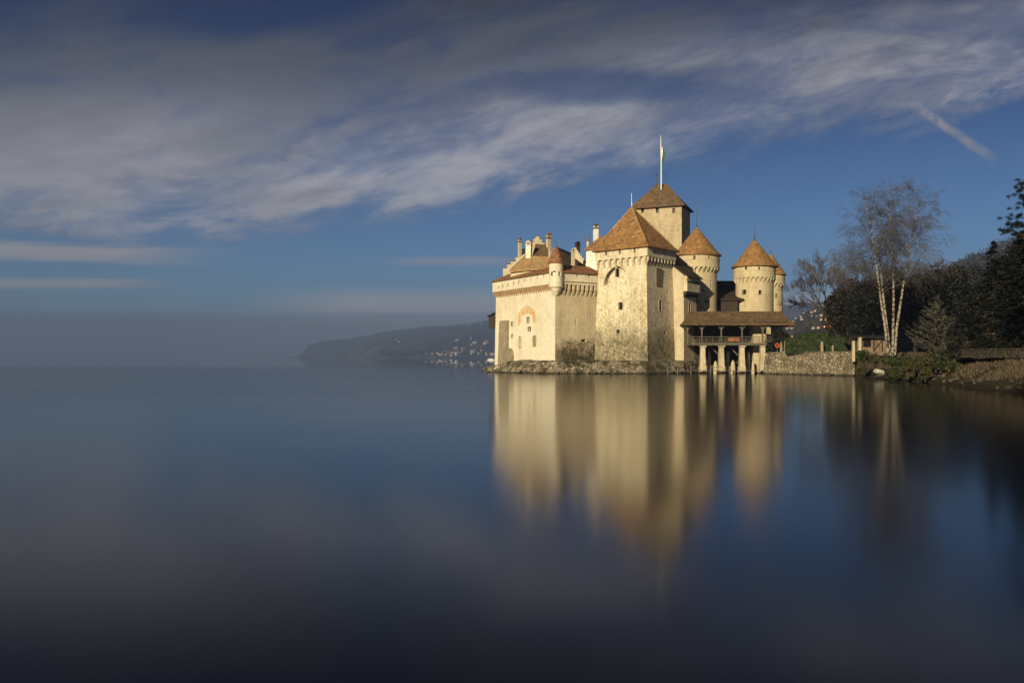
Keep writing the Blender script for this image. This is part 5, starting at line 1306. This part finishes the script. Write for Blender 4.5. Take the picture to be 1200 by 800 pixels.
for i in range(54):
    px = 447 + 134 * rnd.random() ** (0.62); Y = interp(px, [(440, 3470), (460, 3165), (600, 2765)]) + rnd.uniform(20, 70) + 420 * rnd.random() ** 5 * (1 if px > 530 else 0.1)
    z = far_h(px, Y); far_house(px, Y, max(1, z), rnd.uniform(0.42, 0.85) * (1 if px > 520 else 0.8), rnd.choice((0, 0, 1, 2, 3, 3, 4) if px > 530 else (0, 3, 3, 2, 3)), 'tiny pale house in the hazy lakeside town left of the castle', 'houses of the far town on the left shore')
for i in range(7):
    px = rnd.uniform(400, 578); Y = rnd.uniform(3700, 4400); far_house(px, Y, far_h(px, Y), rnd.uniform(0.35, 0.55), 0, 'faint house high on the hazy mountainside across the lake', 'scattered houses on the far mountainside')
for i in range(24):
    px = rnd.uniform(919, 968); Y = 560 + 680 * rnd.random(); far_house(px, Y, hill_h(px, Y) + 0.5, rnd.uniform(0.085, 0.135) * (0.5 + Y / 1100), rnd.choice((0, 2, 1, 3, 3)), 'small white house on the hillside between the gallery roof and the bare tree', 'houses on the hillside right of the castle')
ft = MB(); rnd = random.Random(16)
for i in range(900):
    px = 446 + 140 * rnd.random(); Y = interp(px, [(440, 3460), (460, 3158), (600, 2758)]) + rnd.uniform(8, 60) + 500 * rnd.random() ** 2 * (1 if px > 500 else 0.15); c = Vector((X(px, Y), Y, max(0, far_h(px, Y)))); h = rnd.uniform(7, 15)
    for j in range(9):
        d = Vector((rnd.gauss(0, 1), rnd.gauss(0, 1), rnd.gauss(0, 1))).normalized(); leafquad(ft, c + Vector((d.x * h * 0.3, d.y * h * 0.3, h * 0.55 + d.z * h * 0.4)), 2.6, rnd, d)
tag(ft.build('far_shore_wood', m_leaf('far trees', (0.012, 0.014, 0.008), (0.035, 0.035, 0.018), 0.02)), 'dark belt of trees along the far lake shore between the houses', 'wood', None, 'stuff')

# white boat far out and a marker stake
bo = thing('boat', 'small white passenger boat far out on the lake beside the castle point', 'boat', (X(576.0, 900), 900, 0)); bo.rotation_euler = (0, 0, R(4))
q = MB(); hull = [(-4.5, 0.6), (-4.5, -0.6), (-3.5, -1.3), (2.5, -1.3), (4.8, 0), (2.5, 1.3), (-3.5, 1.3)]; hull = hull[1:] + hull[:1]
q.frustum([(a * 0.9, b_ * 0.75) for a, b_ in hull], -0.3, hull, 0.9); q.build('hull', M['whitepaint'], bo)
q = MB(); q.box((-0.8, 0, 0.903), 4.5, 1.9, 0.9); q.build('cabin', M['whitepaint'], bo)
q = MB(); q.box((-0.8, 0, 1.25), 4.52, 1.92, 0.3); q.build('window', M['dark'], bo)
q = MB(); q.tube([(0, 0, -0.6), (0.03, 0, 0.35), (0.05, 0, 0.62)], [0.09, 0.09, 0.06], 7); o = q.build('marker_stake', M['timber_dark']); o.location = (X(529, 165), 165, 0); tag(o, 'thin dark stake alone in the open water left of the castle', 'stake')

# ---------------------------------------------------------------- the air
hz = MB(); hz.prism([(-8800, -1300), (8800, -1300), (8800, 8800), (-8800, 8800)], -13.5, 262)
m_ = bpy.data.materials.new('haze'); m_.use_nodes = True; n = m_.node_tree; n.nodes.clear()
o_ = n.nodes.new('ShaderNodeOutputMaterial'); pv = n.nodes.new('ShaderNodeVolumePrincipled')
pv.inputs['Color'].default_value = (0.225, 0.325, 0.60, 1); pv.inputs['Density'].default_value = HAZE_DENSITY; pv.inputs['Anisotropy'].default_value = 0.0
n.links.new(pv.outputs[0], o_.inputs['Volume'])
tag(hz.build('haze', m_), 'thin bluish haze over the lake', 'haze', None, 'stuff')
